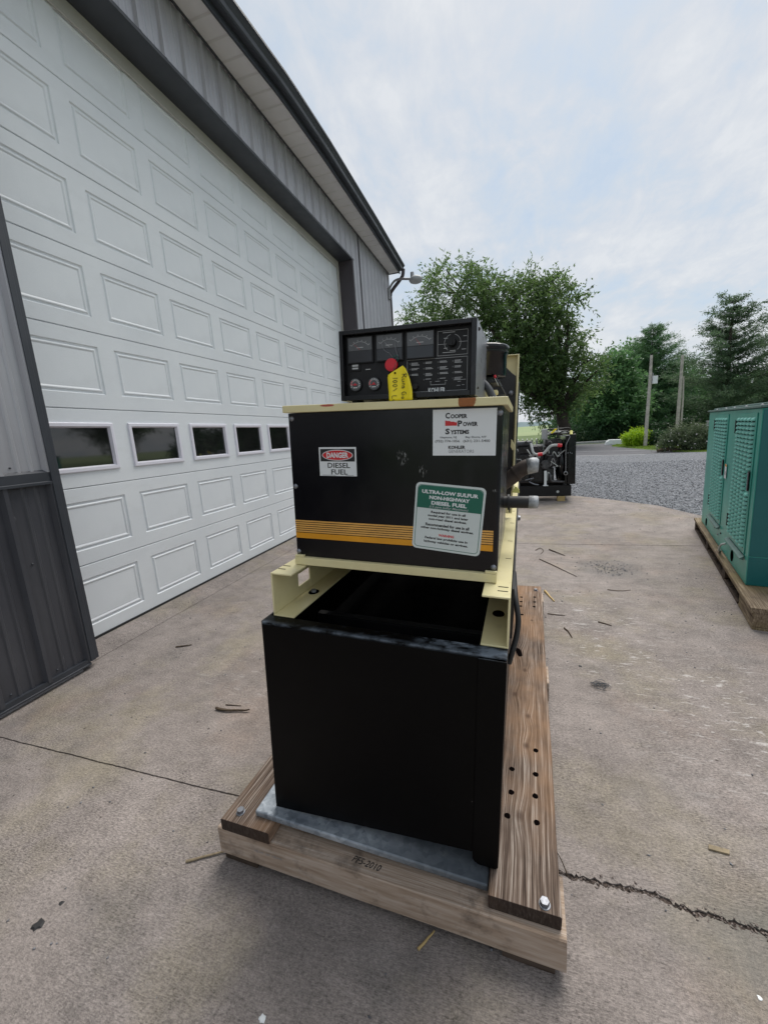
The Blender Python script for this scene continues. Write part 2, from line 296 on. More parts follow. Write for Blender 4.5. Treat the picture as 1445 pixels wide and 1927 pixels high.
n = NT('stone_chip'); oi = n.new('ShaderNodeObjectInfo'); gt = n.new('ShaderNodeAttribute', attribute_name='tone').outputs['Fac']
MAT['stone'] = n.set(n.ramp(gt, [(0.0, (0.09, 0.09, 0.10)), (0.55, (0.25, 0.26, 0.28)), (1.0, (0.48, 0.49, 0.52))]), 0.9)
MAT['asphalt'] = plain('asphalt', (0.115, 0.115, 0.125), 0.9, 0, 0.15, 2.0, 0.4, 0.3)
MAT['roadline'] = plain('road_line', (0.30, 0.30, 0.31), 0.8, 0, 0.2, 3)
n = NT('grass_ground'); MAT['grassland'] = n.set(n.mix(n.rng(n.noise(0.8, 6, 0.7), 0.35, 0.65), (0.045, 0.085, 0.018), (0.12, 0.16, 0.045)), 0.95)
n = NT('far_field'); MAT['field'] = n.set(n.mix(n.rng(n.noise(0.02, 4, 0.6), 0.35, 0.65), (0.17, 0.24, 0.10), (0.24, 0.28, 0.13)), 0.95)
n = NT('hazed_ridge'); MAT['ridge'] = n.set(n.mix(n.rng(n.noise(0.03, 5, 0.7), 0.35, 0.65), (0.11, 0.16, 0.17), (0.15, 0.20, 0.21)), 0.95)  # muted bluish green: haze of distance put into the colour
# building paints
n = NT('white_door_skin')
c = n.mix(n.rng(n.noise(1.4, 5, 0.6), 0.3, 0.7), (0.72, 0.755, 0.785), (0.80, 0.83, 0.85))
c = n.mix(n.math('MULTIPLY', n.rng(n.noise(1.0, 6, 0.72, vec=n.map(sc=(1, 3, 9))), 0.50, 0.75), 0.2), c, (0.56, 0.57, 0.57))
emb = n.noise(1.0, 4, 0.7, vec=n.map(sc=(1, 40, 260)))
n.bump(emb, 0.4, 0.002)
MAT['door'] = n.set(c, 0.42, 0.0, 0.4)
MAT['frame_white'] = plain('window_frame_white', (0.78, 0.77, 0.84), 0.35, var=0.03)
n = NT('pale_siding'); s = n.sep()
c = n.mix(n.rng(n.noise(1.2, 5, 0.6), 0.3, 0.7), (0.40, 0.40, 0.43), (0.47, 0.475, 0.50))
c = n.mix(n.math('MULTIPLY', n.rng(n.noise(1.0, 5, 0.65, vec=n.map(sc=(6, 26, 0.6))), 0.45, 0.75), 0.45), c, (0.26, 0.25, 0.27))
MAT['siding'] = n.set(c, 0.33, 0.3, 0.5)
n = NT('charcoal_siding')
c = n.mix(n.rng(n.noise(1.5, 5, 0.65), 0.3, 0.7), (0.048, 0.050, 0.060), (0.068, 0.070, 0.080))
c = n.mix(n.math('MULTIPLY', n.rng(n.noise(1.0, 5, 0.65, vec=n.map(sc=(9, 14, 0.7))), 0.5, 0.8), 0.35), c, (0.12, 0.12, 0.13))
c = n.mix(n.math('MULTIPLY', n.rng(n.noise(40, 3, 0.6, vec=n.map(sc=(1, 1, 0.3))), 0.7, 0.76), 0.4), c, (0.25, 0.25, 0.26))
MAT['charcoal'] = n.set(c, 0.42, 0.1, 0.45)
MAT['trim'] = plain('dark_trim', (0.040, 0.045, 0.055), 0.45, 0, 0.15, 3)
MAT['trim_brown'] = plain('bronze_trim', (0.058, 0.050, 0.058), 0.45, 0, 0.12, 3)
MAT['soffit'] = plain('soffit_vinyl', (0.72, 0.71, 0.70), 0.5, 0, 0.07, 2)
MAT['beige'] = plain('stop_moulding', (0.50, 0.49, 0.45), 0.5, 0, 0.08, 3)
MAT['roof'] = plain('roof_metal', (0.07, 0.075, 0.085), 0.45, 0.1)
n = NT('window_pane'); MAT['pane'] = n.set(n.mix(n.rng(n.noise(6, 3, 0.5), 0.3, 0.7), (0.008, 0.009, 0.009), (0.014, 0.014, 0.014)), 0.04, 0.0, 0.9)
# teal
n = NT('teal_enamel'); s = n.sep()
c = n.mix(n.rng(n.noise(3.5, 5, 0.6), 0.3, 0.7), (0.02, 0.28, 0.225), (0.06, 0.38, 0.31))
c = n.mix(n.math('MULTIPLY', n.rng(n.noise(1.0, 5, 0.7, vec=n.map(sc=(12, 12, 1.4))), 0.5, 0.75), 0.45), c, (0.16, 0.32, 0.27))
c = n.mix(n.math('MULTIPLY', n.rng(n.noise(38, 4, 0.7), 0.66, 0.72), 0.5), c, (0.25, 0.16, 0.10))
n.bump(n.noise(3, 2, 0.5), 0.05, 0.02)
MAT['teal'] = n.set(c, 0.36, 0.0, 0.5)
n = NT('teal_end_shaded'); MAT['teal_shaded'] = n.set(n.mix(n.rng(n.noise(2, 4, 0.6), 0.3, 0.7), (0.004, 0.105, 0.11), (0.007, 0.14, 0.142)), 0.3, 0.0, 0.5)  # same teal darkened: shade of the end face put into the colour
MAT['teal_louvre_lit'] = plain('teal_louvre_lit', (0.16, 0.47, 0.40), 0.4)  # paler than the doors: louvre highlights put into the colour
MAT['teal_scuff'] = plain('teal_scuffed_edge', (0.10, 0.17, 0.155), 0.5)
MAT['pole'] = plain('pole_wood', (0.46, 0.43, 0.39), 0.9, 0, 0.25, 9, 0.4)
MAT['trunk'] = plain('tree_bark', (0.045, 0.036, 0.03), 0.95, 0, 0.4, 4, 0.5)
def leafmat(name, a, b, trans=0.35):
    n = NT(name); g = n.new('ShaderNodeAttribute', attribute_name='tone').outputs['Fac']
    c = n.mix(g, a, b)
    tr = n.new('ShaderNodeBsdfTranslucent'); n.put(tr.inputs[0], n.mix(0.5, c, tuple(min(1, x * 1.8) for x in b)))
    n.set(c, 0.5, 0.0, 0.35)
    mx = n.new('ShaderNodeMixShader'); mx.inputs[0].default_value = trans
    n.t.links.new(n.b.outputs[0], mx.inputs[1]); n.t.links.new(tr.outputs[0], mx.inputs[2])
    n.t.links.new(mx.outputs[0], n.n['Material Output'].inputs[0]); return n.m
MAT['leaf_main'] = leafmat('leaf_walnut', (0.022, 0.058, 0.020), (0.14, 0.22, 0.068), 0.42)
MAT['leaf_mid'] = leafmat('leaf_mid', (0.045, 0.125, 0.05), (0.14, 0.27, 0.10))
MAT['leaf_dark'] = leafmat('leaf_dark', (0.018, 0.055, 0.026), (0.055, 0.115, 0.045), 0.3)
MAT['needle'] = leafmat('needles', (0.026, 0.075, 0.038), (0.125, 0.19, 0.10), 0.4)
MAT['needle2'] = leafmat('needles_green', (0.022, 0.095, 0.042), (0.11, 0.21, 0.08), 0.35)
MAT['leaf_lime'] = leafmat('leaf_lime', (0.16, 0.32, 0.01), (0.42, 0.62, 0.03))
MAT['leaf_grey'] = leafmat('leaf_blossom_bush', (0.04, 0.07, 0.035), (0.13, 0.17, 0.09))
MAT['blossom'] = plain('white_blossom', (0.62, 0.58, 0.6), 0.8)
MAT['blade'] = leafmat('grass_blade', (0.08, 0.15, 0.02), (0.24, 0.34, 0.06))
MAT['housewhite'] = plain('house_siding', (0.62, 0.63, 0.66), 0.6)

# ------------------------------------------------------------------ mesh helpers
class MB:
    def __init__(s): s.v = []; s.f = []; s.mi = []; s.sm = []
    def add(s, vs, fs, mi=0, smooth=False):
        o = len(s.v); s.v += [tuple(v) for v in vs]
        for f in fs: s.f.append(tuple(i + o for i in f)); s.mi.append(mi); s.sm.append(smooth)
        return s
    def box(s, x0, x1, y0, y1, z0, z1, mi=0):
        v = [(x0, y0, z0), (x1, y0, z0), (x1, y1, z0), (x0, y1, z0), (x0, y0, z1), (x1, y0, z1), (x1, y1, z1), (x0, y1, z1)]
        return s.add(v, [(3, 2, 1, 0), (4, 5, 6, 7), (0, 1, 5, 4), (1, 2, 6, 5), (2, 3, 7, 6), (3, 0, 4, 7)], mi)
    def quad(s, a, b, c, d, mi=0): return s.add([a, b, c, d], [(0, 1, 2, 3)], mi)
    def prism(s, pts, axis, a, b, mi=0):     # polygon extruded along axis from a to b
        def P(u, w, t): return (t, u, w) if axis == 0 else ((u, t, w) if axis == 1 else (u, w, t))
        n_ = len(pts); v = [P(u, w, a) for u, w in pts] + [P(u, w, b) for u, w in pts]
        f = [tuple(range(n_ - 1, -1, -1)), tuple(range(n_, 2 * n_))] + [(i, (i + 1) % n_, n_ + (i + 1) % n_, n_ + i) for i in range(n_)]
        return s.add(v, f, mi)
    def cyl(s, p0, p1, r0, r1=None, n=14, mi=0, cap=True, smooth=True):
        r1 = r0 if r1 is None else r1; p0 = Vector(p0); p1 = Vector(p1); d = (p1 - p0).normalized()
        u = d.orthogonal().normalized(); w = d.cross(u)
        v = []
        for p, r in ((p0, r0), (p1, r1)):
            for i in range(n): a = 2 * math.pi * i / n; v.append(p + (u * math.cos(a) + w * math.sin(a)) * r)
        s.add(v, [(i, (i + 1) % n, n + (i + 1) % n, n + i) for i in range(n)], mi, smooth)
        if cap: s.add(v, [tuple(range(n - 1, -1, -1)), tuple(range(n, 2 * n))], mi)
        return s
    def tube(s, pts, r, n=8, mi=0, rs=None):
        pts = [Vector(p) for p in pts]; v = []; u = None
        for i, p in enumerate(pts):
            d = (pts[min(i + 1, len(pts) - 1)] - pts[max(i - 1, 0)]).normalized()
            u = d.orthogonal().normalized() if u is None else (u - d * u.dot(d)).normalized()
            w = d.cross(u); rr = rs[i] if rs else r
            for k in range(n): a = 2 * math.pi * k / n; v.append(p + (u * math.cos(a) + w * math.sin(a)) * rr)
        f = [(i * n + k, i * n + (k + 1) % n, (i + 1) * n + (k + 1) % n, (i + 1) * n + k) for i in range(len(pts) - 1) for k in range(n)]
        s.add(v, f, mi, True); s.add(v, [tuple(range(n - 1, -1, -1)), tuple(range(len(v) - n, len(v)))], mi); return s
    def lathe(s, prof, c=(0, 0, 0), axis=(0, 0, 1), n=24, mi=0):
        q = Vector((0, 0, 1)).rotation_difference(Vector(axis)); c = Vector(c); v = []
        for r, z in prof:
            for k in range(n): a = 2 * math.pi * k / n; v.append(c + q @ Vector((r * math.cos(a), r * math.sin(a), z)))
        f = [(i * n + k, i * n + (k + 1) % n, (i + 1) * n + (k + 1) % n, (i + 1) * n + k) for i in range(len(prof) - 1) for k in range(n)]
        return s.add(v, f, mi, True)
    def mesh(s, name, mats):
        m = bpy.data.meshes.new(name); m.from_pydata(s.v, [], s.f)
        for x in mats: m.materials.append(x)
        m.polygons.foreach_set('material_index', s.mi); m.polygons.foreach_set('use_smooth', s.sm); m.update(); return m
    def build(s, name, mats, parent=None, bevel=0.0, seg=2, smooth=False):
        if not isinstance(mats, (list, tuple)): mats = [mats]
        o = bpy.data.objects.new(name, s.mesh(name, mats)); COL.objects.link(o); o.parent = parent
        if bevel:
            b = o.modifiers.new('bevel', 'BEVEL'); b.width = bevel; b.segments = seg; b.limit_method = 'ANGLE'; b.angle_limit = R(40)
        return o
def spline(pts, n=6):
    P = [Vector(p) for p in pts]; out = []
    for i in range(len(P) - 1):
        a = P[max(i - 1, 0)]; b = P[i]; c_ = P[i + 1]; d = P[min(i + 2, len(P) - 1)]
        for k in range(n):
            t = k / n; out.append(0.5 * ((2 * b) + (c_ - a) * t + (2 * a - 5 * b + 4 * c_ - d) * t * t + (3 * b - a - 3 * c_ + d) * t ** 3))
    out.append(P[-1]); return out
def tag(o, label=None, cat=None, group=None, kind=None):
    if label: o['label'] = label
    if cat: o['category'] = cat
    if group: o['group'] = group
    if kind: o['kind'] = kind
    return o
def empty(name, loc=(0, 0, 0), rz=0.0, mat=None):
    o = bpy.data.objects.new(name, None); COL.objects.link(o); o.empty_display_size = 0.1
    if mat is not None: o.matrix_world = mat
    else: o.location = loc; o.rotation_euler = (0, 0, rz)
    return o
def inst(src, parent=None, loc=None, rot=None, sc=None, name=None):
    o = src.copy(); COL.objects.link(o); o.parent = parent if parent is not None else src.parent
    if loc is not None: o.location = loc
    if rot is not None: o.rotation_euler = rot
    if sc is not None: o.scale = sc
    return o
def text(s, size, loc, parent, mat, bold=0.0, align='CENTER', xs=1.0, shear=0.0, rot=0.0, name='lettering', sp=1.0, depth=0.0001, rx=90, w=None, h=None):
    c = bpy.data.curves.new(name, 'FONT'); c.body = s; c.size = size; c.align_x = align; c.align_y = 'CENTER'; c.offset = min(bold, 0.04 * size) if bold > 0 else bold; c.shear = shear; c.space_character = sp
    c.extrude = depth; c.resolution_u = 2; c.materials.append(mat)
    tmp = bpy.data.objects.new(name + '_curve', c); me = bpy.data.meshes.new_from_object(tmp); me.name = name; bpy.data.objects.remove(tmp); bpy.data.curves.remove(c)
    if not me.materials: me.materials.append(mat)
    if w:      # fit the letters to a measured width and height
        co_ = np.array([v_.co for v_ in me.vertices]); lo, hi = co_.min(0), co_.max(0); k1 = w / (hi[0] - lo[0]); k2 = h / (hi[1] - lo[1]) if h else k1
        ox = {'LEFT': lo[0], 'CENTER': (lo[0] + hi[0]) / 2}[align]; oy = (lo[1] + hi[1]) / 2
        for v_ in me.vertices: v_.co.x = (v_.co.x - ox) * k1; v_.co.y = (v_.co.y - oy) * k2
    o = bpy.data.objects.new(name, me); COL.objects.link(o); o.parent = parent; o.location = loc
    o.rotation_mode = 'XYZ'; o.rotation_euler = (R(rx), -R(rot) if rx == 90 else 0, 0 if rx == 90 else R(rot)); o.scale = (xs, 1, 1); return o

# ------------------------------------------------------------------ ground
g = MB(); g.quad((-1500, -600, -0.06), (1500, -600, -0.06), (1500, 3000, -0.06), (-1500, 3000, -0.06))
tag(g.build('ground', MAT['grassland']), 'grass covered ground around the yard', kind='structure')
g = MB(); g.quad((-900, 60, -0.045), (900, 60, -0.045), (900, 1400, -0.045), (-900, 1400, -0.045))
tag(g.build('field', MAT['field']), 'pale green farm field in the distance', kind='structure')
v = []; f = []
for i in range(60):
    x = -900 + i * 32; h = 11 + 9 * mnoise.noise(Vector((x * 0.004, 3, 0))) + 4 * mnoise.noise(Vector((x * 0.02, 1, 0)))
    v += [(x, 1150, -1), (x, 1210, h), (x, 1500, h * 0.9), (x, 1560, -1)]
for i in range(59): 
    for k in range(3): f.append((i * 4 + k, (i + 1) * 4 + k, (i + 1) * 4 + k + 1, i * 4 + k + 1))
tag(MB().add(v, f, 0, True).build('hills', MAT['ridge']), 'low wooded ridge on the horizon', kind='structure')
g = MB(); g.add([(-14, -9, -0.016), (9, -9, -0.016), (12, 4, -0.016), (9.5, 15.6, -0.016), (6.2, 16.9, -0.016), (2.2, 17.6, -0.016), (-6, 21.5, -0.016), (-14, 25, -0.016)], [tuple(range(8))])
tag(g.build('gravel_yard', MAT['gravel']), 'grey crushed stone yard beyond the concrete', kind='structure')
# road: runs away to the left, near edge first
g = MB(); g.add([(-60, 48, -0.030), (-14, 25, -0.030), (2.4, 16.9, -0.030), (5.9, 15.9, -0.030), (9.5, 14.9, -0.030), (30, 11.0, -0.030), (30, 16.2, -0.030), (6.6, 17.0, -0.030), (5.55, 19.0, -0.030), (4.9, 23.3, -0.030), (5.9, 27.0, -0.030), (2.8, 27.2, -0.030), (-60, 60, -0.030)], [tuple(range(13))])
tag(g.build('road', MAT['asphalt']), 'grey asphalt road crossing beyond the gravel', kind='structure')
g = MB()
def strip(a, b, w, z):
    a = Vector(a); b = Vector(b); d = (b - a).normalized(); p = Vector((-d.y, d.x, 0)) * w / 2
    g.quad(*[(q.x, q.y, z) for q in (a - p, b - p, b + p, a + p)])
strip((-3.5, 20.3, 0), (4.6, 16.75, 0), 0.16, -0.0115); strip((-3, 23.4, 0), (5.3, 19.3, 0), 0.13, -0.026)
tag(g.build('road_line', MAT['roadline']), 'faded pale lines along the road', kind='structure')
g = MB(); g.box(-8, 3.6, 0, 0.22, -0.03, 0.10); o = g.build('kerb', MAT['grey'], bevel=0.01); o.location = (2.0, 27.35, 0); o.rotation_euler = (0, 0, R(3)); tag(o, 'pale kerb along the far side of the road', kind='structure')

# concrete slabs with ragged joints
apron = empty('concrete_apron'); tag(apron, 'broom finished concrete apron with joints and a wide crack', kind='structure')
def jag(x0, x1, y, amp, seed, step=0.006):
    n_ = max(2, int(abs(x1 - x0) / step)); pts = []
    for i in range(n_ + 1):
        x = x0 + (x1 - x0) * i / n_
        a = amp(x) if callable(amp) else amp
        pts.append((x, y + 0.85 * a * (1.6 * mnoise.noise(Vector((x * 5, 1.7, 0))) + 1.0 * mnoise.noise(Vector((x * 17, 1.7, 4))) + 0.7 * mnoise.noise(Vector((x * 48, seed, 2))) + 0.9 * mnoise.noise(Vector((x * 150, seed, 5))))))
    return pts
wide = lambda x: 0.0022 if x < 0.05 else min(0.013, 0.0022 + (x - 0.05) * 0.09)
drift = lambda x: -0.01 * x if x < 0.1 else -0.02 * (x - .1) + 0.008 * math.sin(x * 7)
def slab(name_pts):
    pts = name_pts; n_ = len(pts); m = MB()
    m.add([(x, y, 0) for x, y in pts], [tuple(range(n_))]); m.add([(x, y, 0) for x, y in pts] + [(x, y, -0.1) for x, y in pts], [((i + 1) % n_, i, n_ + i, n_ + (i + 1) % n_) for i in range(n_)])
    o = m.build('slab', MAT['concrete'], apron); return o
WX = -2.52
e1 = [(x, y + drift(x)) for x, y in jag(WX, 3.4, 1.0335, wide, 1.0)]
e1b = [(x, y + drift(x) + (0.006 if x < 0.05 else 0.005 + min(0.009, (x - 0.05) * 0.2))) for x, y in jag(WX, 3.4, 1.0335, wide, 8.0)]
slab([(WX, -6), (3.4, -6)] + e1[::-1])
e2 = jag(WX, 2.9, 4.588, 0.0015, 3.0, 0.03); e2b = jag(WX, 2.9, 4.597, 0.0015, 5.0, 0.03)
slab(e1b + e2[::-1])
slab(e2b + [(2.86, 5.0), (2.62, 5.6), (2.32, 6.06), (2.05, 6.8), (1.56, 7.36), (1.22, 7.70), (0.6, 8.15), (-0.3, 8.7), (-1.4, 9.2), (-2.52, 9.45)])
# strip between joint and door: dips from the sill
m = MB(); sill = [(-4.2, 0.046), (-2.66, 0.044), (-2.60, 0.038), (-2.525, 0.001), (-2.525, -0.1), (-4.2, -0.1)]
m.prism(sill, 1, 1.60, 7.0); o = m.build('slab', MAT['concrete'], apron)
m = MB(); m.box(-2.60, -2.525, -6, 1.595, -0.1, 0.012); m.box(-2.60, -2.525, 7.005, 9.2, -0.1, 0.012); m.build('slab', MAT['concrete'], apron)
m = MB(); m.quad((-2.6, 0.9, -0.014), (0.1, 0.9, -0.014), (0.1, 1.2, -0.014), (-2.6, 1.2, -0.014)); m.quad((0.1001, 0.9, -0.005), (3.4, 0.9, -0.005), (3.4, 1.2, -0.005), (0.1001, 1.2, -0.005)); m.quad((-2.6, 4.5, -0.014), (2.9, 4.5, -0.014), (2.9, 4.7, -0.014), (-2.6, 4.7, -0.014))
tag(m.build('joint_soil', MAT['dirt']), 'dark soil lying in the concrete joints', kind='structure')

def chips(name, P, S, mat, label, flat=0.7, tone=None):
    """many small stones in one mesh"""
    n_ = len(P); base = np.array([(1, 0, 0), (-1, 0, 0), (0, 1, 0), (0, -1, 0), (0, 0, 1), (0, 0, -1)], float)
    fc = np.array([(0, 2, 4), (2, 1, 4), (1, 3, 4), (3, 0, 4), (2, 0, 5), (1, 2, 5), (3, 1, 5), (0, 3, 5)])
    V = base[None] * (0.6 + 0.8 * nr.rand(n_, 6, 1)); a = nr.rand(n_) * 6.28; ca, sa = np.cos(a)[:, None], np.sin(a)[:, None]
    X = V[..., 0] * 1.25; Y = V[..., 1] * 0.8; V = np.stack([X * ca - Y * sa, X * sa + Y * ca, V[..., 2] * flat], -1) * S[:, None, None] + P[:, None, :]
    me = bpy.data.meshes.new(name); F = (fc[None] + 6 * np.arange(n_)[:, None, None]).reshape(-1, 3)
    me.vertices.add(n_ * 6); me.vertices.foreach_set('co', V.ravel()); me.loops.add(F.size); me.loops.foreach_set('vertex_index', F.ravel().astype(np.int32))
    me.polygons.add(len(F)); me.polygons.foreach_set('loop_start', np.arange(0, F.size, 3, dtype=np.int32)); me.polygons.foreach_set('loop_total', np.full(len(F), 3, np.int32))
    at = me.attributes.new('tone', 'FLOAT', 'FACE'); at.data.foreach_set('value', np.repeat(nr.rand(n_) if tone is None else tone, 8).astype(np.float32)); me.update(calc_edges=True)
    me.materials.append(mat); o = bpy.data.objects.new(name, me); COL.objects.link(o); return tag(o, label, kind='stuff')
# loose stones on the yard, thinning with distance
def edge_y(x):
    xs = [-2.5, -1.4, -0.3, 0.6, 1.22, 1.56, 2.05, 2.32, 2.62, 3.2]; ys = [9.45, 9.2, 8.7, 8.15, 7.7, 7.36, 6.8, 6.06, 5.6, 4.6]
    return np.interp(x, xs, ys)
N = 26000
X = nr.uniform(-0.6, 6.5, N); Y = edge_y(X) + 9.0 * nr.rand(N) ** 1.8 - 0.03; Y = np.where(X > 3.2, 4.0 + 10 * nr.rand(N), Y)
S = nr.uniform(0.006, 0.016, N) * (1 + 0.06 * np.clip(Y - 7, 0, 6))
chips('gravel', np.stack([X, Y, np.full(N, -0.012)], 1), S, MAT['stone'], 'loose grey crushed stones over the yard')
N = 240; a = nr.randn(N, 2) * [0.11, 0.10] + [0.83, 3.82]
chips('gravel_spill', np.stack([a[:, 0], a[:, 1], np.full(N, 0.002)], 1), nr.uniform(0.002, 0.006, N), MAT['stone'], 'fine grit spilled on the concrete near the teal generator', tone=nr.rand(N) * 0.5)
N = 1100; X = nr.uniform(0.12, 2.2, N); Y = np.interp(X, [p[0] for p in e1], [p[1] for p in e1]) + nr.normal(0.007, 0.011, N)
chips('crack_rubble', np.stack([X, Y, nr.uniform(-0.003, 0.001, N)], 1), nr.uniform(0.0012, 0.0045, N), MAT['crumb'], 'crumbled concrete and dirt filling the wide crack', tone=nr.rand(N) * 0.3)
N = 700; X = nr.uniform(-2.4, 2.2, N); Y = nr.uniform(0.2, 6.5, N)
chips('yard_grit', np.stack([X, Y, np.full(N, 0.0015)], 1), nr.uniform(0.0015, 0.0045, N) * (1 + Y * 0.12), MAT['stone'], 'specks of grit scattered on the concrete', tone=nr.rand(N) * 0.45)

# ------------------------------------------------------------------ building
SC = 1 / 1.0353
DX = -2.7196; WXF = -2.475; Z0 = 0.0435; RH = 0.5148; PW = 0.6182; CY = 2.2776   # CY: right edge of the first panel column
bld = empty('metal_workshop'); tag(bld, 'grey metal clad workshop with charcoal wainscot and a huge white sectional door', 'building')
# door sections (parts), raised panels / windows (sub-parts)
PWD, PHT, PHB = 0.4936, 0.0928, 0.1005
Y0D, Y1D = 1.56, 6.93
def ring(m, r0, r1, mi=0):
    (y0, z0, x0, y1, z1), (a0, b0, x1, a1, b1) = r0, r1
    A = [(x0, y0, z0), (x0, y1, z0), (x0, y1, z1), (x0, y0, z1)]; B = [(x1, a0, b0), (x1, a1, b0), (x1, a1, b1), (x1, a0, b1)]
    m.add(A + B, [(i, (i + 1) % 4, 4 + (i + 1) % 4, 4 + i) for i in range(4)], mi)
def panel_mesh():
    w, h = PWD, RH - PHT - PHB; m = MB(); L = [(0, 0), (0.007, -0.009), (0.016, -0.009), (0.024, -0.001), (0.030, -0.001), (0.040, -0.006), (0.046, -0.0055)]
    for i in range(len(L) - 1):
        (a, xa), (b, xb) = L[i], L[i + 1]; ring(m, (a, a, xa, w - a, h - a), (b, b, xb, w - b, h - b))
    a, xa = L[-1]; m.add([(xa, a, a), (xa, w - a, a), (xa, w - a, h - a), (xa, a, h - a)], [(0, 1, 2, 3)]); return m
pmesh = panel_mesh().mesh('raised_panel', [MAT['door']])
def win_mesh():
    w, h = PWD, RH - PHT - PHB; m = MB(); L = [(0, 0.0), (0.0, 0.009), (0.004, 0.012), (0.024, 0.012), (0.028, 0.002), (0.034, -0.012)]
    for i in range(len(L) - 1):
        (a, xa), (b, xb) = L[i], L[i + 1]; ring(m, (a, a, xa, w - a, h - a), (b, b, xb, w - b, h - b))
    return m.mesh('window_frame', [MAT['frame_white']])
wmesh = win_mesh(); q = MB(); w, h = PWD, RH - PHT - PHB; q.add([(-0.010, 0.033, 0.033), (-0.010, w - 0.033, 0.033), (-0.010, w - 0.033, h - 0.033), (-0.010, 0.033, h - 0.033)], [(0, 1, 2, 3)]); gmesh = q.mesh('window_pane', [MAT['pane']])
cols = [CY - PWD + (i) * PW for i in range(8)]
for k in range(8):
    zb = Z0 + k * RH; z0, z1 = zb + 0.0015, zb + RH - 0.0015; pb, pt = zb + PHB, zb + RH - PHT
    m = MB(); edges = [Y0D]
    def face(y0, y1, za, zc, x=0.0): m.add([(x, y0, za), (x, y1, za), (x, y1, zc), (x, y0, zc)], [(0, 1, 2, 3)])
    face(Y0D, Y1D, z0 + 0.004, pb); face(Y0D, Y1D, pt, z1 - 0.004)
    ys = [Y0D] + [v_ for c0 in cols for v_ in (c0, c0 + PWD)] + [Y1D]
    for i in range(0, len(ys), 2): face(ys[i], ys[i + 1], pb, pt)
    # rolled lips at the seams
    for za, zc in ((z0 + 0.004, z0), (z1 - 0.004, z1)): m.add([(0, Y0D, za), (0, Y1D, za), (-0.006, Y1D, zc), (-0.006, Y0D, zc)], [(0, 1, 2, 3)]); m.add([(-0.006, Y0D, zc), (-0.006, Y1D, zc), (-0.03, Y1D, zc), (-0.03, Y0D, zc)], [(0, 1, 2, 3)])
    sec = m.build('door_section', MAT['door'], bld); sec.location = (DX, 0, 0)
    for c0 in cols:
        if k == 2:
            o = bpy.data.objects.new('window_frame', wmesh); COL.objects.link(o); o.parent = sec; o.location = (0, c0, pb)
            o = bpy.data.objects.new('window_pane', gmesh); COL.objects.link(o); o.parent = sec; o.location = (0, c0, pb)
        else:
            o = bpy.data.objects.new('raised_panel', pmesh); COL.objects.link(o); o.parent = sec; o.location = (0, c0, pb)
m = MB(); m.box(DX - 0.03, DX + 0.010, Y0D, Y1D, 0.0, Z0 + 0.016); m.build('door_seal', MAT['rubber'], bld)
m = MB(); m.box(DX - 0.2, DX - 0.035, Y0D - .1, Y1D + .1, 0.0, 4.3); m.build('door_backing', MAT['black_matt'], bld)
m = MB(); m.box(DX + 0.006, DX + 0.022, Y0D, 6.905, 4.055, 4.16); m.box(DX + 0.006, DX + 0.022, 6.845, 6.905, 0.045, 4.054); m.build('stop_moulding', MAT['beige'], bld, 0.003)
HZ = 4.158
m = MB(); m.prism([(DX - 0.02, HZ), (WXF + 0.024, HZ), (WXF + 0.024, HZ + 0.028), (WXF + 0.004, HZ + 0.0285), (WXF + 0.003, HZ + 0.02), (DX - 0.02, HZ + 0.02)], 1, 1.62, 6.99)
m.build('header_trim', MAT['trim'], bld, 0.002)
def jamb(y0, y1, yface):
    m = MB(); m.box(DX - 0.02, WXF + 0.024, y0, y1, 0.045, HZ - 0.002)
    return m
m = MB(); m.box(DX - 0.02, WXF + 0.022, 6.908, 6.93, 0.045, HZ - 0.002); m.box(WXF + 0.004, WXF + 0.026, 6.9305, 6.952, 0.045, HZ - 0.002); m.build('jamb_trim', MAT['trim_brown'], bld, 0.002)
m = MB(); m.box(DX - 0.02, WXF + 0.022, 1.65, 1.675, 0.045, HZ - 0.002); m.box(WXF + 0.004, WXF + 0.030, 1.622, 1.6495, 0.045, HZ - 0.002); m.build('jamb_trim', MAT['trim'], bld, 0.002)
# siding sheets
def sheet(width, z0, z1, name, mat):
    m = MB(); pts = []; p = 0.2286; y = 0.0
    while y < width - 1e-6:
        w_ = min(p, width - y)
        for dy_, x in ((0.0, 0.024), (0.010, 0.024), (0.022, 0.0), (0.080, 0.0), (0.086, 0.006), (0.098, 0.006), (0.104, 0.0), (0.142, 0.0), (0.148, 0.006), (0.160, 0.006), (0.166, 0.0), (0.2066, 0.0), (0.2186, 0.024)):
            if dy_ <= w_: pts.append((y + dy_, x))
        y += p
    pts.append((width, 0.024 if abs(width / p - round(width / p)) < .01 else 0.0))
    n_ = len(pts); v = [(x, y, z0) for y, x in pts] + [(x, y, z1) for y, x in pts]
    m.add(v, [(i, i + 1, n_ + i + 1, n_ + i) for i in range(n_ - 1)]); return m.mesh(name, [mat])
SH = 0.9144; WB = 1.172; ET = 4.70
def sheets(y0, y1, z0, z1, mat, name):
    full = sheet(SH, z0, z1, name, mat); y = y1
    while y > y0 + 0.01:
        w_ = min(SH, y - y0)
        me = full if abs(w_ - SH) < 1e-4 else sheet(w_, z0, z1, name, mat)
        o = bpy.data.objects.new(name, me); COL.objects.link(o); o.parent = bld; o.location = (WXF + (0.0008 if int(round((y1 - y) / SH)) % 2 else 0), y - w_, 0); y -= w_
sheets(-4.6, 1.622, WB + 0.03, ET, MAT['siding'], 'siding_sheet'); sheets(-4.6, 1.622, 0.05, WB - 0.02, MAT['charcoal'], 'wainscot_sheet')
sheets(1.622, 6.952, HZ + 0.031, ET, MAT['siding'], 'siding_sheet')
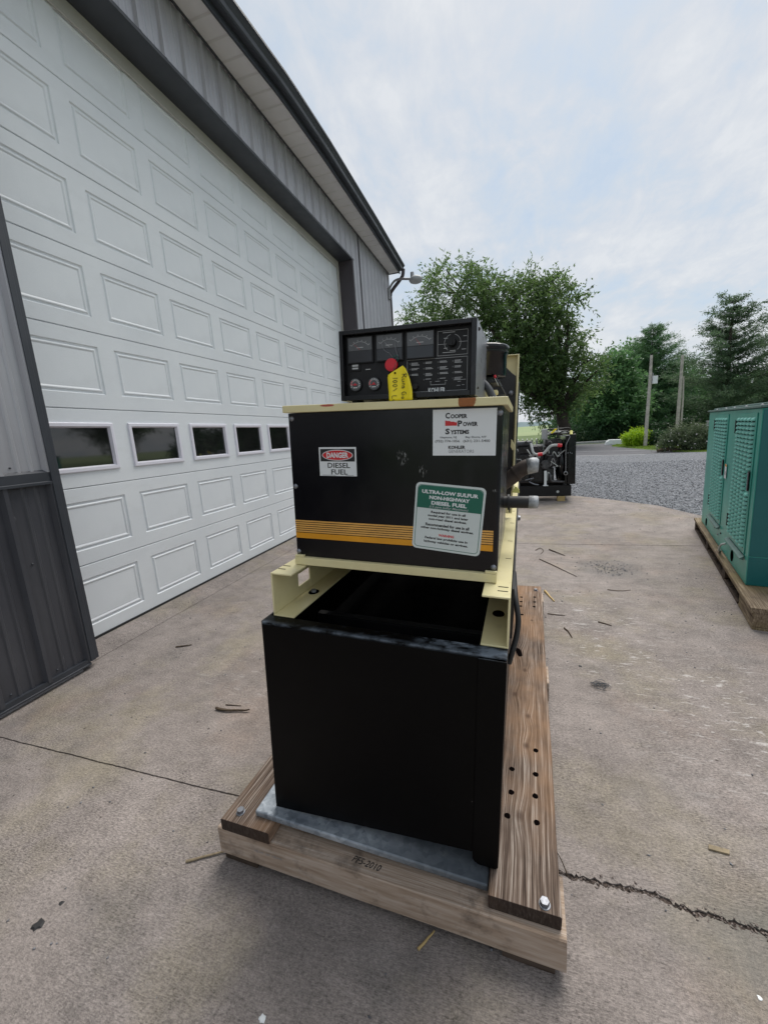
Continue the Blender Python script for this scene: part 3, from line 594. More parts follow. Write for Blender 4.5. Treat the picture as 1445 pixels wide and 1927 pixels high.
sheets(6.952, 9.14, WB + 0.03, ET, MAT['siding'], 'siding_sheet'); sheets(6.952, 9.14, 0.05, WB - 0.02, MAT['charcoal'], 'wainscot_sheet')
for y0, y1 in ((-4.6, 1.621), (6.953, 9.14)):
    m = MB(); m.prism([(WXF + 0.001, WB - 0.035), (WXF + 0.03, WB - 0.035), (WXF + 0.03, WB - 0.022), (WXF + 0.022, WB - 0.018), (WXF + 0.022, WB + 0.03), (WXF + 0.001, WB + 0.045)], 1, y0, y1); m.build('wainscot_cap', MAT['trim'], bld)
    m = MB(); m.prism([(WXF, 0.025), (WXF + 0.026, 0.025), (WXF + 0.026, 0.034), (WXF + 0.021, 0.036), (WXF + 0.021, 0.062), (WXF, 0.062)], 1, y0, y1); m.build('base_trim', MAT['trim'], bld)
m = MB()   # wall core, end gables
m.box(-2.72, WXF - 0.002, -4.6, 1.585, 0.0, ET); m.box(-2.72, WXF - 0.002, 6.995, 9.14, 0.0, ET); m.box(-2.68, WXF - 0.002, 1.586, 6.994, HZ + 0.05, ET)
m.add([(-12.5, 9.14, 0), (-2.47, 9.14, 0), (-2.47, 9.14, 4.7), (-7.5, 9.14, 6.6), (-12.5, 9.14, 4.7)], [(0, 4, 3, 2, 1)]); m.add([(-12.5, -4.6, 0), (-2.47, -4.6, 0), (-2.47, -4.6, 4.7), (-7.5, -4.6, 6.6), (-12.5, -4.6, 4.7)], [(0, 1, 2, 3, 4)]); m.quad((-12.5, -4.6, 0), (-12.5, 9.14, 0), (-12.5, 9.14, 4.7), (-12.5, -4.6, 4.7))
m.build('wall', MAT['siding'], bld)
m = MB(); m.box(WXF - 0.01, WXF + 0.026, 9.141, 9.165, 0.05, ET); m.box(WXF - 0.12, WXF - 0.0105, 9.141, 9.165, 0.05, ET); m.build('corner_trim', MAT['siding'], bld)
# eaves: slightly bowed line
ev = [(-5, -2.26), (0, -2.25), (3.3, -2.236), (4.3, -2.17), (5.3, -2.16), (7.2, -2.185), (9.25, -2.236)]
ys_ = np.array([e[0] for e in ev]); xs_ = np.array([e[1] for e in ev])
def ex_(y): return float(np.interp(y, ys_, xs_))
SZ = 4.675
yy = np.arange(-5, 9.2501, 0.25)
def along(prof, name, mat, y0=-5, y1=9.25, mi=None):
    m = MB(); Ys = [y for y in np.arange(y0, y1 + 1e-6, 0.25)]; n_ = len(prof); v = []
    for y in Ys: v += [(ex_(y) + a, y, b) for a, b in prof]
    f = [(i * n_ + k, i * n_ + (k + 1) % n_, (i + 1) * n_ + (k + 1) % n_, (i + 1) * n_ + k) for i in range(len(Ys) - 1) for k in range(n_)]
    m.add(v, f); m.add(v, [tuple(range(n_)), tuple(range(len(v) - 1, len(v) - n_ - 1, -1))]); return m.build(name, mat, bld)
along([(-0.002, SZ - 0.02), (0.018, SZ - 0.02), (0.018, SZ + 0.15), (-0.002, SZ + 0.15)], 'fascia', MAT['trim'])
G0 = 0.019
along([(G0, SZ + 0.035), (G0 + 0.055, SZ + 0.03), (G0 + 0.066, SZ + 0.04), (G0 + 0.070, SZ + 0.075), (G0 + 0.092, SZ + 0.105), (G0 + 0.108, SZ + 0.118), (G0 + 0.108, SZ + 0.138), (G0 + 0.096, SZ + 0.138), (G0 + 0.096, SZ + 0.124), (G0 + 0.06, SZ + 0.08), (G0 + 0.055, SZ + 0.045), (G0 + 0.004, SZ + 0.05), (G0 + 0.004, SZ + 0.137), (G0, SZ + 0.137)], 'gutter', MAT['trim'])
y = -5.0; k = 0      # ribbed soffit boards across the eave
while y < 9.2:
    y2 = y + 0.2; m = MB(); z = SZ
    xo0, xo1 = ex_(y) - 0.003, ex_(y2) - 0.003; zt = z + 0.016
    m.add([(WXF - 0.01, y, zt), (WXF - 0.01, y + 0.014, z), (WXF - 0.01, y2 - 0.012, z), (WXF - 0.01, y2, zt), (xo0, y, zt), (xo0, y + 0.014, z), (xo1, y2 - 0.012, z), (xo1, y2, zt)], [(0, 1, 5, 4), (1, 2, 6, 5), (2, 3, 7, 6)])
    m.build('soffit_board', MAT['soffit'], bld); y = y2
m = MB(); m.prism([(WXF + 0.0215, SZ - 0.022), (WXF + 0.032, SZ - 0.022), (WXF + 0.032, SZ - 0.001), (WXF + 0.0215, SZ - 0.001)], 1, -4.6, 9.16); m.build('soffit_trim', MAT['trim'], bld)
m = MB(); m.add([(-2.12, -5.02, SZ + 0.155), (-2.12, 9.27, SZ + 0.155), (-7.5, 9.27, 6.72), (-7.5, -5.02, 6.72), (-12.8, 9.27, SZ + 0.12), (-12.8, -5.02, SZ + 0.12)], [(0, 1, 2, 3), (3, 2, 4, 5)]); m.add([(-2.12, -5.02, SZ + 0.14), (-2.12, 9.27, SZ + 0.14), (-7.5, 9.27, 6.70), (-7.5, -5.02, 6.70)], [(3, 2, 1, 0)])
m.build('roof', MAT['roof'], bld)
m = MB(); m.add([(WXF - 0.1, 9.166, SZ), (ex_(9.25), 9.25, SZ), (ex_(9.25), 9.25, SZ + 0.14), (-7.5, 9.25, 6.70), (-7.5, 9.25, 6.50), (WXF - 0.1, 9.25, SZ)], [(0, 1, 2, 3, 4, 5)]); m.build('rake_board', MAT['trim'], bld)
for i in range(12):   # siding screws
    pass
sm_ = MB(); sm_.lathe([(0.0, 0.004), (0.005, 0.004), (0.006, 0.0)], axis=(1, 0, 0), n=8); scr0 = sm_.mesh('screw', [MAT['trim']])
for yv in (1.50, 1.27, 1.05, 0.82):
    for zv in (1.24, 0.72, 0.09):
        o = bpy.data.objects.new('screw', scr0); COL.objects.link(o); o.parent = bld; o.location = (WXF + 0.001 + (0.019 if False else 0.0), yv - 0.05, zv)
# downspout elbow at the far corner
m = MB(); pts = spline([(-2.13, 9.18, SZ + 0.04), (-2.15, 9.18, SZ - 0.08), (-2.22, 9.19, SZ - 0.16), (-2.40, 9.21, SZ - 0.32), (-2.455, 9.22, SZ - 0.42), (-2.46, 9.22, SZ - 0.8), (-2.46, 9.22, 0.2)], 4)
m.tube(pts, 0.038, 8); m.build('downspout', MAT['trim_brown'], bld)
# yard lamp on an arm at the corner
lamp = empty('yard_lamp', (-2.45, 9.1, 4.30)); tag(lamp, 'small grey dusk-to-dawn lamp on a curved arm at the far roof corner', 'lamp')
m = MB(); m.box(-0.02, 0.02, -0.04, 0.04, -0.16, 0.06); m.build('bracket', MAT['dullmetal'], lamp, 0.004)
m = MB(); m.tube(spline([(0.0, 0, -0.05), (0.02, 0, 0.06), (0.12, -0.01, 0.17), (0.24, -0.02, 0.20), (0.42, -0.03, 0.17), (0.50, -0.03, 0.16)], 5), 0.024, 8); m.build('arm', MAT['dullmetal'], lamp)
m = MB(); m.lathe([(0.0, 0.06), (0.08, 0.05), (0.13, 0.02), (0.145, -0.02), (0.12, -0.06), (0.07, -0.08), (0.0, -0.085)], c=(0.60, -0.03, 0.14), n=20); m.build('lens', MAT['grey'], lamp)
m = MB(); m.cyl((0.53, -0.03, 0.18), (0.53, -0.03, 0.28), 0.04, 0.035, 12); m.build('photocell', MAT['dullmetal'], lamp, 0.004)

# ------------------------------------------------------------------ timber pallet under the generator
PO = Vector((0.109, 0.790, 0)); pal = empty('timber_pallet', PO, R(-2.6)); tag(pal, 'timber pallet of two weathered planks bolted over pale crossbeams under the black generator', 'pallet')
def hexbolt(parent, loc, name='bolt', r=0.011, axis=(0, 0, 1)):
    m = MB(); q = Vector((0, 0, 1)).rotation_difference(Vector(axis))
    m.lathe([(0.0, 0.0016), (r * 1.22, 0.0016), (r * 1.26, 0.0)], axis=axis, n=18)
    v = [q @ Vector((r * math.cos(a), r * math.sin(a), z)) for z in (0.0016, 0.0115) for a in [i * math.pi / 3 for i in range(6)]]
    m.add(v, [(i, (i + 1) % 6, 6 + (i + 1) % 6, 6 + i) for i in range(6)] + [tuple(range(6, 12))])
    o = m.build(name, MAT['zinc'], parent, 0.0006); o.location = loc; return o
def board(name, x0, x1, y0, y1, z0, z1, mat, parent, seed=0, warp=0.0025):
    """sawn board with slightly uneven edges"""
    m = MB(); L = max(x1 - x0, y1 - y0); along_y = (y1 - y0) > (x1 - x0); n_ = max(4, int(L / 0.06)); v = []
    prof = [(0, 0), (1, 0), (1, 1), (0, 1)]; c = 0.003
    for i in range(n_ + 1):
        t = i / n_
        for k, (a, b) in enumerate([(c, 0), (1 - c, 0), (1, c), (1, 1 - c), (1 - c, 1), (c, 1), (0, 1 - c), (0, c)]):
            pass
        w_, h_ = ((x1 - x0), (z1 - z0)) if along_y else ((y1 - y0), (z1 - z0)); b_ = 0.003
        P8 = [(b_, 0), (w_ - b_, 0), (w_, b_), (w_, h_ - b_), (w_ - b_, h_), (b_, h_), (0, h_ - b_), (0, b_)]
        for k, (a, b) in enumerate(P8):
            j = warp * mnoise.noise(Vector((t * L * 3, seed, k * 0.9))) + 0.0012 * mnoise.noise(Vector((t * L * 22, seed, k * 3.1)))
            j2 = 0.6 * warp * mnoise.noise(Vector((t * L * 4, seed + 9, k * 1.3)))
            if k in (2, 3, 4): a += j
            if k in (5, 6, 7, 0): a -= j * 0.3
            if k in (3, 4, 5, 6): b += j2 * 0.5
            l = (y0 + t * (y1 - y0)) if along_y else (x0 + t * (x1 - x0))
            v.append((x0 + a, l, z0 + b) if along_y else (l, y0 + a, z0 + b))
    fl = (lambda q: q) if along_y else (lambda q: q[::-1])
    f = [fl((i * 8 + k, (i + 1) * 8 + k, (i + 1) * 8 + (k + 1) % 8, i * 8 + (k + 1) % 8)) for i in range(n_) for k in range(8)]
    f += [fl(tuple(range(8))), fl(tuple(range(len(v) - 1, len(v) - 9, -1)))]
    m.add(v, f); return m.build(name, mat, parent)
for y in (0.0, 1.0, 1.93): board('crossbeam', -0.984, 0.0035, y, y + 0.145, 0.030, 0.124, MAT['beam'], pal, y * 7 + 2, 0.004)
for x in (-0.98, -0.52, -0.14):
    for y in (0.01, 1.01, 1.94):
        if x == -0.52 and y == 0.01: continue
        board('foot_block', x, x + 0.12, y, y + 0.12, 0.0, 0.0295, MAT['darkwood'], pal, x + y)
board('plank', -0.172, -0.007, 0.018, 2.10, 0.1245, 0.163, MAT['skid_r'], pal, 3.0)
board('plank', -0.964, -0.792, -0.002, 2.10, 0.1245, 0.163, MAT['skid_l'], pal, 5.0)
hexbolt(pal, (-0.043, 0.036, 0.163)); hexbolt(pal, (-0.917, 0.034, 0.163)); hexbolt(pal, (-0.043, 2.02, 0.163)); hexbolt(pal, (-0.917, 2.02, 0.163))
for x, y in ((-0.058, .525), (-0.133, .421), (-0.059, .419), (-0.131, .329), (-0.061, .335), (-0.138, .245), (-0.058, .246), (-0.134, 1.885), (-0.134, 1.81), (-0.134, 1.739), (-0.051, 1.9), (-0.052, 1.82), (-0.055, 1.746), (-0.125, 1.616)):
    m = MB(); r = 0.0078 if y < 1 else 0.008; k = [(r * (1 + 0.25 * rng.random()) * math.cos(a), r * (1 + 0.25 * rng.random()) * math.sin(a)) for a in [i * 0.628 for i in range(10)]]
    m.add([(a, b, 0.0) for a, b in k] + [(a * 0.9, b * 0.9, -0.02) for a, b in k], [(10, 11, 12, 13, 14, 15, 16, 17, 18, 19)[::1]] + [(i, (i + 1) % 10, 10 + (i + 1) % 10, 10 + i) for i in range(10)] + [tuple(range(10))])
    o = m.build('bolt_hole', MAT['hole'], pal); o.location = (x, y, 0.1645)
# open knot in the right plank
m = MB(); k = [(0.012 * (1 + 0.3 * rng.random()) * math.cos(a), 0.036 * (1 + 0.25 * rng.random()) * math.sin(a)) for a in [i * 0.449 for i in range(14)]]
m.add([(a, b, 0) for a, b in k], [tuple(range(14))]); o = m.build('knot_hole', MAT['hole'], pal); o.location = (-0.131, 1.174, 0.1648); o.rotation_euler = (0, 0, R(14))
text('PF5-2010', 0.030, (-0.498, 0.030, 0.1252), pal, MAT['ink'], align='CENTER', rx=0, shear=0.3, name='pencil_note', rot=-3, w=0.085, h=0.018)
text('KD-HT  SPF  NELMA', 0.011, (-0.80, -0.0045, 0.088), pal, MAT['inkgrey'], name='mill_stamp', xs=1.0)

# galvanised drip tray under the tank: its left side rides on the left plank
ph = R(2.8); th = R(-1.5); ex2 = Vector((math.cos(th), math.sin(th), 0)); ey2 = Vector((-math.sin(th), math.cos(th), 0)); ez = Vector((0, 0, 1))
tx = ex2 * math.cos(ph) - ez * math.sin(ph); tz = ez * math.cos(ph) + ex2 * math.sin(ph)
TM = Matrix((tx, ey2, tz)).transposed().to_4x4(); TM.translation = Vector((-0.060825, 0.79771171, 0.15))
m = MB(); m.box(-0.692, -0.0035, 0.048, 2.02, -0.020, -0.0004)
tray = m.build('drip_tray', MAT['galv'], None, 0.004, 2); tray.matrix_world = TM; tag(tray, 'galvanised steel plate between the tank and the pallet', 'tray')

# ------------------------------------------------------------------ the black and cream generator
gen = empty('diesel_generator', mat=TM); tag(gen, 'black and cream standby generator on a tall black base tank with warning labels', 'generator')
# base tank
m = MB()
m.prism([(-0.640, -0.003), (-0.0455, 0.048), (-0.0455, 0.606), (-0.635, 0.606)], 1, 0.082, 0.088)
m.box(-0.6345, 0.0175, 0.082, 0.127, 0.6062, 0.612)                      # folded top flange
m.box(-0.6405, -0.634, 0.0885, 2.05, 0.0, 0.612); m.box(0.0118, 0.0178, 0.127, 2.05, 0.02, 0.612)
m.box(-0.634, 0.0115, 2.045, 2.05, 0.0, 0.612);
m.build('fuel_tank', MAT['tank'], gen, 0.002)
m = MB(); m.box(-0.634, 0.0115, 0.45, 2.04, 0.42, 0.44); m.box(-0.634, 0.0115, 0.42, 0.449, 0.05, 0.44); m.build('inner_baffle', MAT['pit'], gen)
m = MB(); m.prism([(-0.047, 0.034), (-0.040, 0.024), (-0.030, 0.020), (0.012, 0.020), (0.018, 0.026), (0.018, 0.6055), (-0.047, 0.6055)], 1, 0.0765, 0.0815); m.box(0.0125, 0.018, 0.082, 0.126, 0.02, 0.60)
m.build('corner_post', MAT['tank'], gen, 0.002)
m = MB(); m.box(-0.628, -0.055, 0.388, 0.415, 0.494, 0.500); m.box(-0.628, -0.055, 0.388, 0.393, 0.442, 0.4935); m.build('cross_channel', MAT['black_matt'], gen, 0.001)
# cream skid rails (C channels)
def rail(xo, xi, notch=False):
    m = MB(); t = 0.005; z0, z1 = 0.6125, 0.742; s_ = 1 if xi > xo else -1; y0, y1 = 0.124, 2.25
    a, b = sorted((xo, xo + s_ * t))
    if notch:
        m.box(a, b, y0, 0.262, z0 + t, z1 - t); m.box(a, b, 0.335, y1, z0 + t, z1 - t); m.box(a, b, 0.2621, 0.3349, z0 + t, 0.648); m.box(a, b, 0.2621, 0.3349, 0.688, z1 - t)
    else: m.box(a, b, y0, y1, z0 + t, z1 - t)
    a, b = sorted((xo, xi)); m.box(a, b, y0, y1, z1 - t, z1); m.box(a, b, y0, y1, z0, z0 + t)
    return m.build('skid_rail', MAT['cream'], gen, 0.0016)
rl = rail(-0.623, -0.556, True); rr = rail(0.019, -0.046)
for x, y, r in ((-0.588, 0.30, rl), (-0.013, 0.30, rr)):
    m = MB(); m.lathe([(0.0, 0.0012), (0.016, 0.0012), (0.0165, 0.0)], n=20); o = m.build('bolt_hole', MAT['hole'], r); o.location = (x, y, 0.6177); o.scale = (1, 1.25, 1)
    if r is rl:
        m = MB(); m.cyl((0, 0, 0), (0, 0, 0.007), 0.010, 0.009, 6); o = m.build('bolt', MAT['zinc'], r, 0.001); o.location = (x, y, 0.619)
for x in (-0.608, 0.0):
    for y in (0.160, 0.187):
        m = MB(); m.box(-0.012, 0.012, -0.0018, 0.0018, 0, 0.0006); o = m.build('slot', MAT['hole'], rl if x < -0.3 else rr); o.location = (x, y, 0.742)
for y in (0.42, 0.62, 0.9, 1.15):
    m = MB(); m.box(-0.008, 0.008, -0.0012, 0.0012, 0, 0.0006); o = m.build('slot', MAT['hole'], rr); o.location = (0.005, y, 0.742)
m = MB(); m.box(0.0205, 0.026, 0.20, 2.25, 0.60, 0.735); m.build('side_angle', MAT['black_matt'], gen, 0.001)
hexbolt(gen, (0.0262, 1.20, 0.70), 'side_bolt', 0.012, (1, 0, 0))
m = MB(); m.tube(spline([(0.022, 0.42, 0.70), (0.029, 0.33, 0.665), (0.037, 0.30, 0.63), (0.040, 0.29, 0.60), (0.036, 0.28, 0.56), (0.028, 0.27, 0.525), (0.021, 0.27, 0.49)], 5), 0.0075, 8); m.build('cable_loop', MAT['rubber'], gen)
# enclosure
BX0, BX1, BY0, BY1, BZ0, BZ1 = -0.588, -0.0165, 0.215, 0.70, 0.768, 1.176
m = MB(); r = 0.014; P = [(BX0, BY1), (BX0, BY0 + 0.001), (BX0 + 0.001, BY0)] + [(BX1 - r + r * math.sin(a), BY0 + r - r * math.cos(a)) for a in [i * math.pi / 14 for i in range(8)]] + [(BX1, BY1)]
n_ = len(P); v = [(x, y, BZ0) for x, y in P] + [(x, y, BZ1) for x, y in P]; m.add(v, [(i, i + 1, n_ + i + 1, n_ + i) for i in range(n_ - 1)]); m.add([(BX0, BY1, BZ0), (BX1, BY1, BZ0), (BX1, BY1, BZ1), (BX0, BY1, BZ1)], [(3, 2, 1, 0)])
m.add([(x, y, BZ1 - 0.001) for x, y in P], [tuple(range(n_ - 1, -1, -1))]); m.add([(x, y, BZ0 + 0.001) for x, y in P], [tuple(range(n_))])
panel = m.build('enclosure_panel', MAT['panel'], gen)
m = MB(); m.box(-0.5895, -0.0175, 0.203, 0.232, 0.744, 0.7665); m.box(-0.575, -0.03, 0.2325, 0.70, 0.744, 0.750); m.build('bottom_angle', MAT['cream'], gen, 0.0012)
m = MB(); m.box(-0.5885, -0.560, 0.204, 0.214, 0.7672, 0.773); m.box(-0.046, -0.0175, 0.204, 0.214, 0.7672, 0.773); m.build('corner_tab', MAT['cream'], gen, 0.0006)
m = MB(); m.box(-0.5965, -0.0065, 0.2005, 0.72, 1.1775, 1.1965); m.build('top_cap', MAT['cream_cap'], gen, 0.0018)
m = MB(); m.lathe([(0.0, 0.0042), (0.0035, 0.004), (0.0055, 0.0022), (0.0072, 0.0)], axis=(0, -1, 0), n=12); sc0 = m.mesh('screw', [MAT['zinc']])
for x, z in ((-0.578, 1.162), (-0.579, 0.974), (-0.582, 0.781), (-0.024, 1.161), (-0.0265, 0.781)):
    o = bpy.data.objects.new('screw', sc0); COL.objects.link(o); o.parent = gen; o.location = (x, 0.2148, z)
m = MB(); m.box(BX0 + 0.001, BX1 - 0.013, 0.2146, 0.2150, 0.8225, 0.8385); o = m.build('stripe', MAT['orange'], gen)
z = 0.8405
for i in range(6):
    m = MB(); m.box(BX0 + 0.001, BX1 - 0.013, 0.2146, 0.2150, z, z + 0.0043); m.build('stripe', MAT['orange2'], gen); z += 0.0062
# --- labels
def plate(name, w, h, rad, mat, parent, loc, rot=0.0, t=0.0006, n=5):
    P = []
    for cx, cz, a0 in ((w / 2 - rad, h / 2 - rad, 0), (-w / 2 + rad, h / 2 - rad, 90), (-w / 2 + rad, -h / 2 + rad, 180), (w / 2 - rad, -h / 2 + rad, 270)):
        for i in range(n + 1 if rad else 1): a = R(a0 + 90 * i / n); P.append((cx + rad * math.cos(a), cz + rad * math.sin(a)))
    m = MB(); k = len(P); m.add([(x, 0, z) for x, z in P] + [(x, -t, z) for x, z in P], [tuple(range(2 * k - 1, k - 1, -1))[::-1]] + [(i, (i + 1) % k, k + (i + 1) % k, k + i) for i in range(k)])
    o = m.build(name, mat, parent); o.location = loc; o.rotation_euler = (0, R(-rot) if rot else 0, 0); return o
dg = plate('danger_label', 0.110, 0.078, 0, MAT['white'], gen, (-0.444, 0.2148, 1.0447))
plate('label_print', 0.1015, 0.0335, 0, MAT['ink'], dg, (0, -0.0008, 0.0175), t=0.0002)
m = MB(); k = 36; E = lambda a, b: [(a * math.cos(i * 2 * math.pi / k), 0, b * math.sin(i * 2 * math.pi / k)) for i in range(k)]
o = MB().add(E(0.0455, 0.0145), [tuple(range(k))]).build('label_print', MAT['white'], dg); o.location = (0, -0.00125, 0.0175)
o = MB().add(E(0.0435, 0.0128), [tuple(range(k))]).build('label_print', MAT['red'], dg); o.location = (0, -0.0015, 0.0175)
text('DANGER', 0.02, (0.0005, -0.0019, 0.0175), dg, MAT['white'], 0.0007, w=0.0640, h=0.0150)
text('DIESEL', 0.02, (0.003, -0.0009, -0.0100), dg, MAT['ink'], 0.0003, w=0.0660, h=0.0140)
text('FUEL', 0.02, (0.004, -0.0009, -0.0280), dg, MAT['ink'], 0.0003, w=0.0480, h=0.0140)
for x, w in ((-0.027, 0.040), (0.034, 0.024)): plate('label_print', w, 0.0012, 0, MAT['inkgrey'], dg, (x, -0.0008, -0.0368), t=0.0001)
co = plate('dealer_label', 0.152, 0.111, 0, MAT['white'], gen, (-0.1065, 0.2148, 1.117))
for big_, small_, x, z, w2 in (('C', 'OOPER', -0.0450, 0.0405, 0.0400), ('P', 'OWER', -0.0150, 0.0215, 0.0350), ('S', 'YSTEMS', -0.0450, 0.0030, 0.0450)):
    text(big_, 0.02, (x, -0.0009, z), co, MAT['ink'], 0.0009, 'LEFT', w=0.0108, h=0.0140); text(small_, 0.02, (x + 0.0125, -0.0009, z - 0.0018), co, MAT['ink'], 0.0009, 'LEFT', w=w2, h=0.0102)
MB().add([(-0.0455, 0, 0.0165), (-0.0165, 0, 0.0165), (-0.0165, 0, 0.0265), (-0.0195, 0, 0.0235), (-0.0225, 0, 0.0255), (-0.0275, 0, 0.0262), (-0.031, 0, 0.0260), (-0.035, 0, 0.0282), (-0.0385, 0, 0.0278), (-0.0455, 0, 0.0295)], [tuple(range(10))]).build('label_print', MAT['red'], co).location = (0, -0.0009, 0)
text('Neptune, NJ', 0.01, (-0.0375, -0.0009, -0.0118), co, MAT['inkgrey'], 0.0003, w=0.0400, h=0.0062); text('Bay Shore, NY', 0.01, (0.0290, -0.0009, -0.0118), co, MAT['inkgrey'], 0.0003, w=0.0500, h=0.0062)
text('(732) 774-1056', 0.01, (-0.0400, -0.0009, -0.0212), co, MAT['ink'], 0.00005, w=0.0600, h=0.0078); text('(631) 231-5400', 0.01, (0.0305, -0.0009, -0.0212), co, MAT['ink'], 0.00005, w=0.0630, h=0.0078)
text('KOHLER', 0.01, (-0.0165, -0.0009, -0.0355), co, MAT['ink'], 0.0004, w=0.0410, h=0.0080); text('GENERATORS', 0.01, (-0.0060, -0.0009, -0.0452), co, MAT['inkgrey'], -0.00005, w=0.0620, h=0.0075)
ul = plate('fuel_sign', 0.1765, 0.176, 0.012, MAT['signwhite'], gen, (-0.1432, 0.2144, 0.9008), rot=-4.2, t=0.0012)
plate('sign_print', 0.1655, 0.165, 0.0095, MAT['green_ink'], ul, (0, -0.00145, 0), t=0.0001); plate('sign_print', 0.1625, 0.162, 0.008, MAT['signwhite'], ul, (0, -0.0018, 0), t=0.0001)
m = MB(); P = []
for cx, cz, a0 in ((0.0720, 0.0715, 0), (-0.0720, 0.0715, 90)):
    for i in range(6): a = R(a0 + 18 * i); P.append((cx + 0.0093 * math.cos(a), -0.0021, cz + 0.0093 * math.sin(a)))
P += [(-0.0813, -0.0021, 0.0225), (0.0813, -0.0021, 0.0225)]; m.add(P, [tuple(range(len(P)))]); m.build('sign_print', MAT['green_ink'], ul)
for s_, z, w_ in (('ULTRA-LOW SULFUR', 0.0655, 0.142), ('NON-HIGHWAY', 0.0515, 0.102), ('DIESEL FUEL', 0.0378, 0.090)): text(s_, 0.013, (0.0, -0.0024, z), ul, MAT['white'], 0.0007, w=w_, h=0.0098)
text('(15 ppm Sulfur Maximum)', 0.0085, (0.0, -0.0024, 0.0270), ul, MAT['dimwhite'], 0.0001, w=0.098, h=0.0078, shear=0.2)
for s_, z, w_ in (('Required for use in all', 0.0130, 0.088), ('model year 2011 and later', 0.0038, 0.103), ('non-road diesel engines.', -0.0055, 0.097), ('Recommended for use in all', -0.0195, 0.112), ('other non-highway diesel engines.', -0.0295, 0.136), ('Federal law prohibits use in', -0.0560, 0.110), ('highway vehicles or engines.', -0.0660, 0.114)):
    text(s_, 0.009, (0.0, -0.0020, z), ul, MAT['ink'], 0.00035, w=w_, h=0.0080)
text('WARNING', 0.009, (0.0, -0.0020, -0.0455), ul, MAT['red'], 0.0004, w=0.040, h=0.0068)
# --- control box on the cap
CX0, CX1, CZ0, CZ1, CY0, CY1 = -0.436, -0.0845, 1.2045, 1.3800, 0.236, 0.52
ctl = MB()
ctl.box(CX0, CX0 + 0.010, CY0, CY1, CZ0, CZ1); ctl.box(CX1 - 0.012, CX1, CY0, CY1, CZ0, CZ1); ctl.box(CX0 + 0.0102, CX1 - 0.0122, CY0, CY1, CZ1 - 0.011, CZ1 - 0.0001); ctl.box(CX0 + 0.0102, CX1 - 0.0122, CY0, CY1, CZ0 + 0.0001, CZ0 + 0.013)
ctl.box(CX0 + 0.0102, CX1 - 0.0122, CY1 - 0.01, CY1 - 0.0002, CZ0 + 0.0132, CZ1 - 0.0112)
ctl = ctl.build('control_box', MAT['box_black'], gen, 0.0014)
FY = 0.258
m = MB(); m.box(CX1 + 0.0002, CX1 + 0.0012, CY0 + 0.002, CY1 - 0.001, CZ0 + 0.001, CZ1 - 0.001); m.build('side_sheen_sheet', MAT['boxside_sheen'], ctl, 0.0004)  # added sheet, its grey carries the painted side sheen
m = MB(); m.box(CX0 + 0.0103, CX1 - 0.0123, FY, FY + 0.004, CZ0 + 0.0133, CZ1 - 0.0113); m.build('face_plate', MAT['black_matt'], ctl)
m = MB(); m.box(-0.41, -0.395, 0.25, 0.30, 1.1967, 1.2042); m.box(-0.20, -0.185, 0.25, 0.30, 1.1967, 1.2042); m.box(-0.12, -0.105, 0.25, 0.50, 1.1967, 1.2042); m.box(-0.35, -0.33, 0.4, 0.45, 1.1967, 1.2042); m.build('foot', MAT['rubber'], ctl)
def arc(m, cx, cz, r, a0, a1, w, y, n=14):
    for i in range(n):
        a, b = R(a0 + (a1 - a0) * i / n), R(a0 + (a1 - a0) * (i + 1) / n)
        m.quad((cx + r * math.cos(a), y, cz + r * math.sin(a)), (cx + (r + w) * math.cos(a), y, cz + (r + w) * math.sin(a)), (cx + (r + w) * math.cos(b), y, cz + (r + w) * math.sin(b)), (cx + r * math.cos(b), y, cz + r * math.sin(b)))
def frame(m, x0, x1, z0, z1, w, y):
    m.quad((x0, y, z0), (x1, y, z0), (x1, y, z0 + w), (x0, y, z0 + w)); m.quad((x0, y, z1 - w), (x1, y, z1 - w), (x1, y, z1), (x0, y, z1)); m.quad((x0, y, z0 + w), (x0 + w, y, z0 + w), (x0 + w, y, z1 - w), (x0, y, z1 - w)); m.quad((x1 - w, y, z0 + w), (x1, y, z0 + w), (x1, y, z1 - w), (x1 - w, y, z1 - w))
for i, (x0, x1) in enumerate(((-0.4195, -0.3475), (-0.3400, -0.2665), (-0.2595, -0.1865))):
    m = MB(); m.box(x0, x1, FY - 0.007, FY - 0.0002, 1.2995, 1.3665, 0); m.box(x0 + 0.003, x1 - 0.003, FY - 0.0078, FY - 0.0071, 1.331, 1.3635, 1); m.box(x0 + 0.003, x1 - 0.003, FY - 0.0085, FY - 0.0071, 1.302, 1.3300, 2)
    mt = m.build('meter', [MAT['black_matt'], MAT['metergrey'], MAT['glassdark']], ctl, 0.0005)
    cx = (x0 + x1) / 2; k = MB(); arc(k, cx, 1.318, 0.034, 45, 135, 0.0009, FY - 0.0081)
    for j in range(6):
        a = R(46 + j * 17.5); k.quad(*[(cx + rr_ * math.cos(a + da), FY - 0.0081, 1.318 + rr_ * math.sin(a + da)) for rr_, da in ((0.0362, -0.02), (0.0390, -0.02), (0.0390, 0.02), (0.0362, 0.02))])
    k.box(cx - 0.009, cx + 0.009, FY - 0.0083, FY - 0.0080, 1.3375, 1.3392)
    k.build('scale', MAT['dimwhite'], mt)
    k = MB(); k.add([(cx, FY - 0.0084, 1.333), (cx + 0.0012, FY - 0.0084, 1.333), (cx - 0.022 + i * 0.004, FY - 0.0084, 1.352)], [(0, 1, 2)]); k.build('needle', MAT['red'] if i != 1 else MAT['dimwhite'], mt)
m = MB(); frame(m, -0.1805, -0.1065, 1.3035, 1.3610, 0.0008, FY - 0.0004); frame(m, -0.2585, -0.1065, 1.2200, 1.2990, 0.0008, FY - 0.0004)
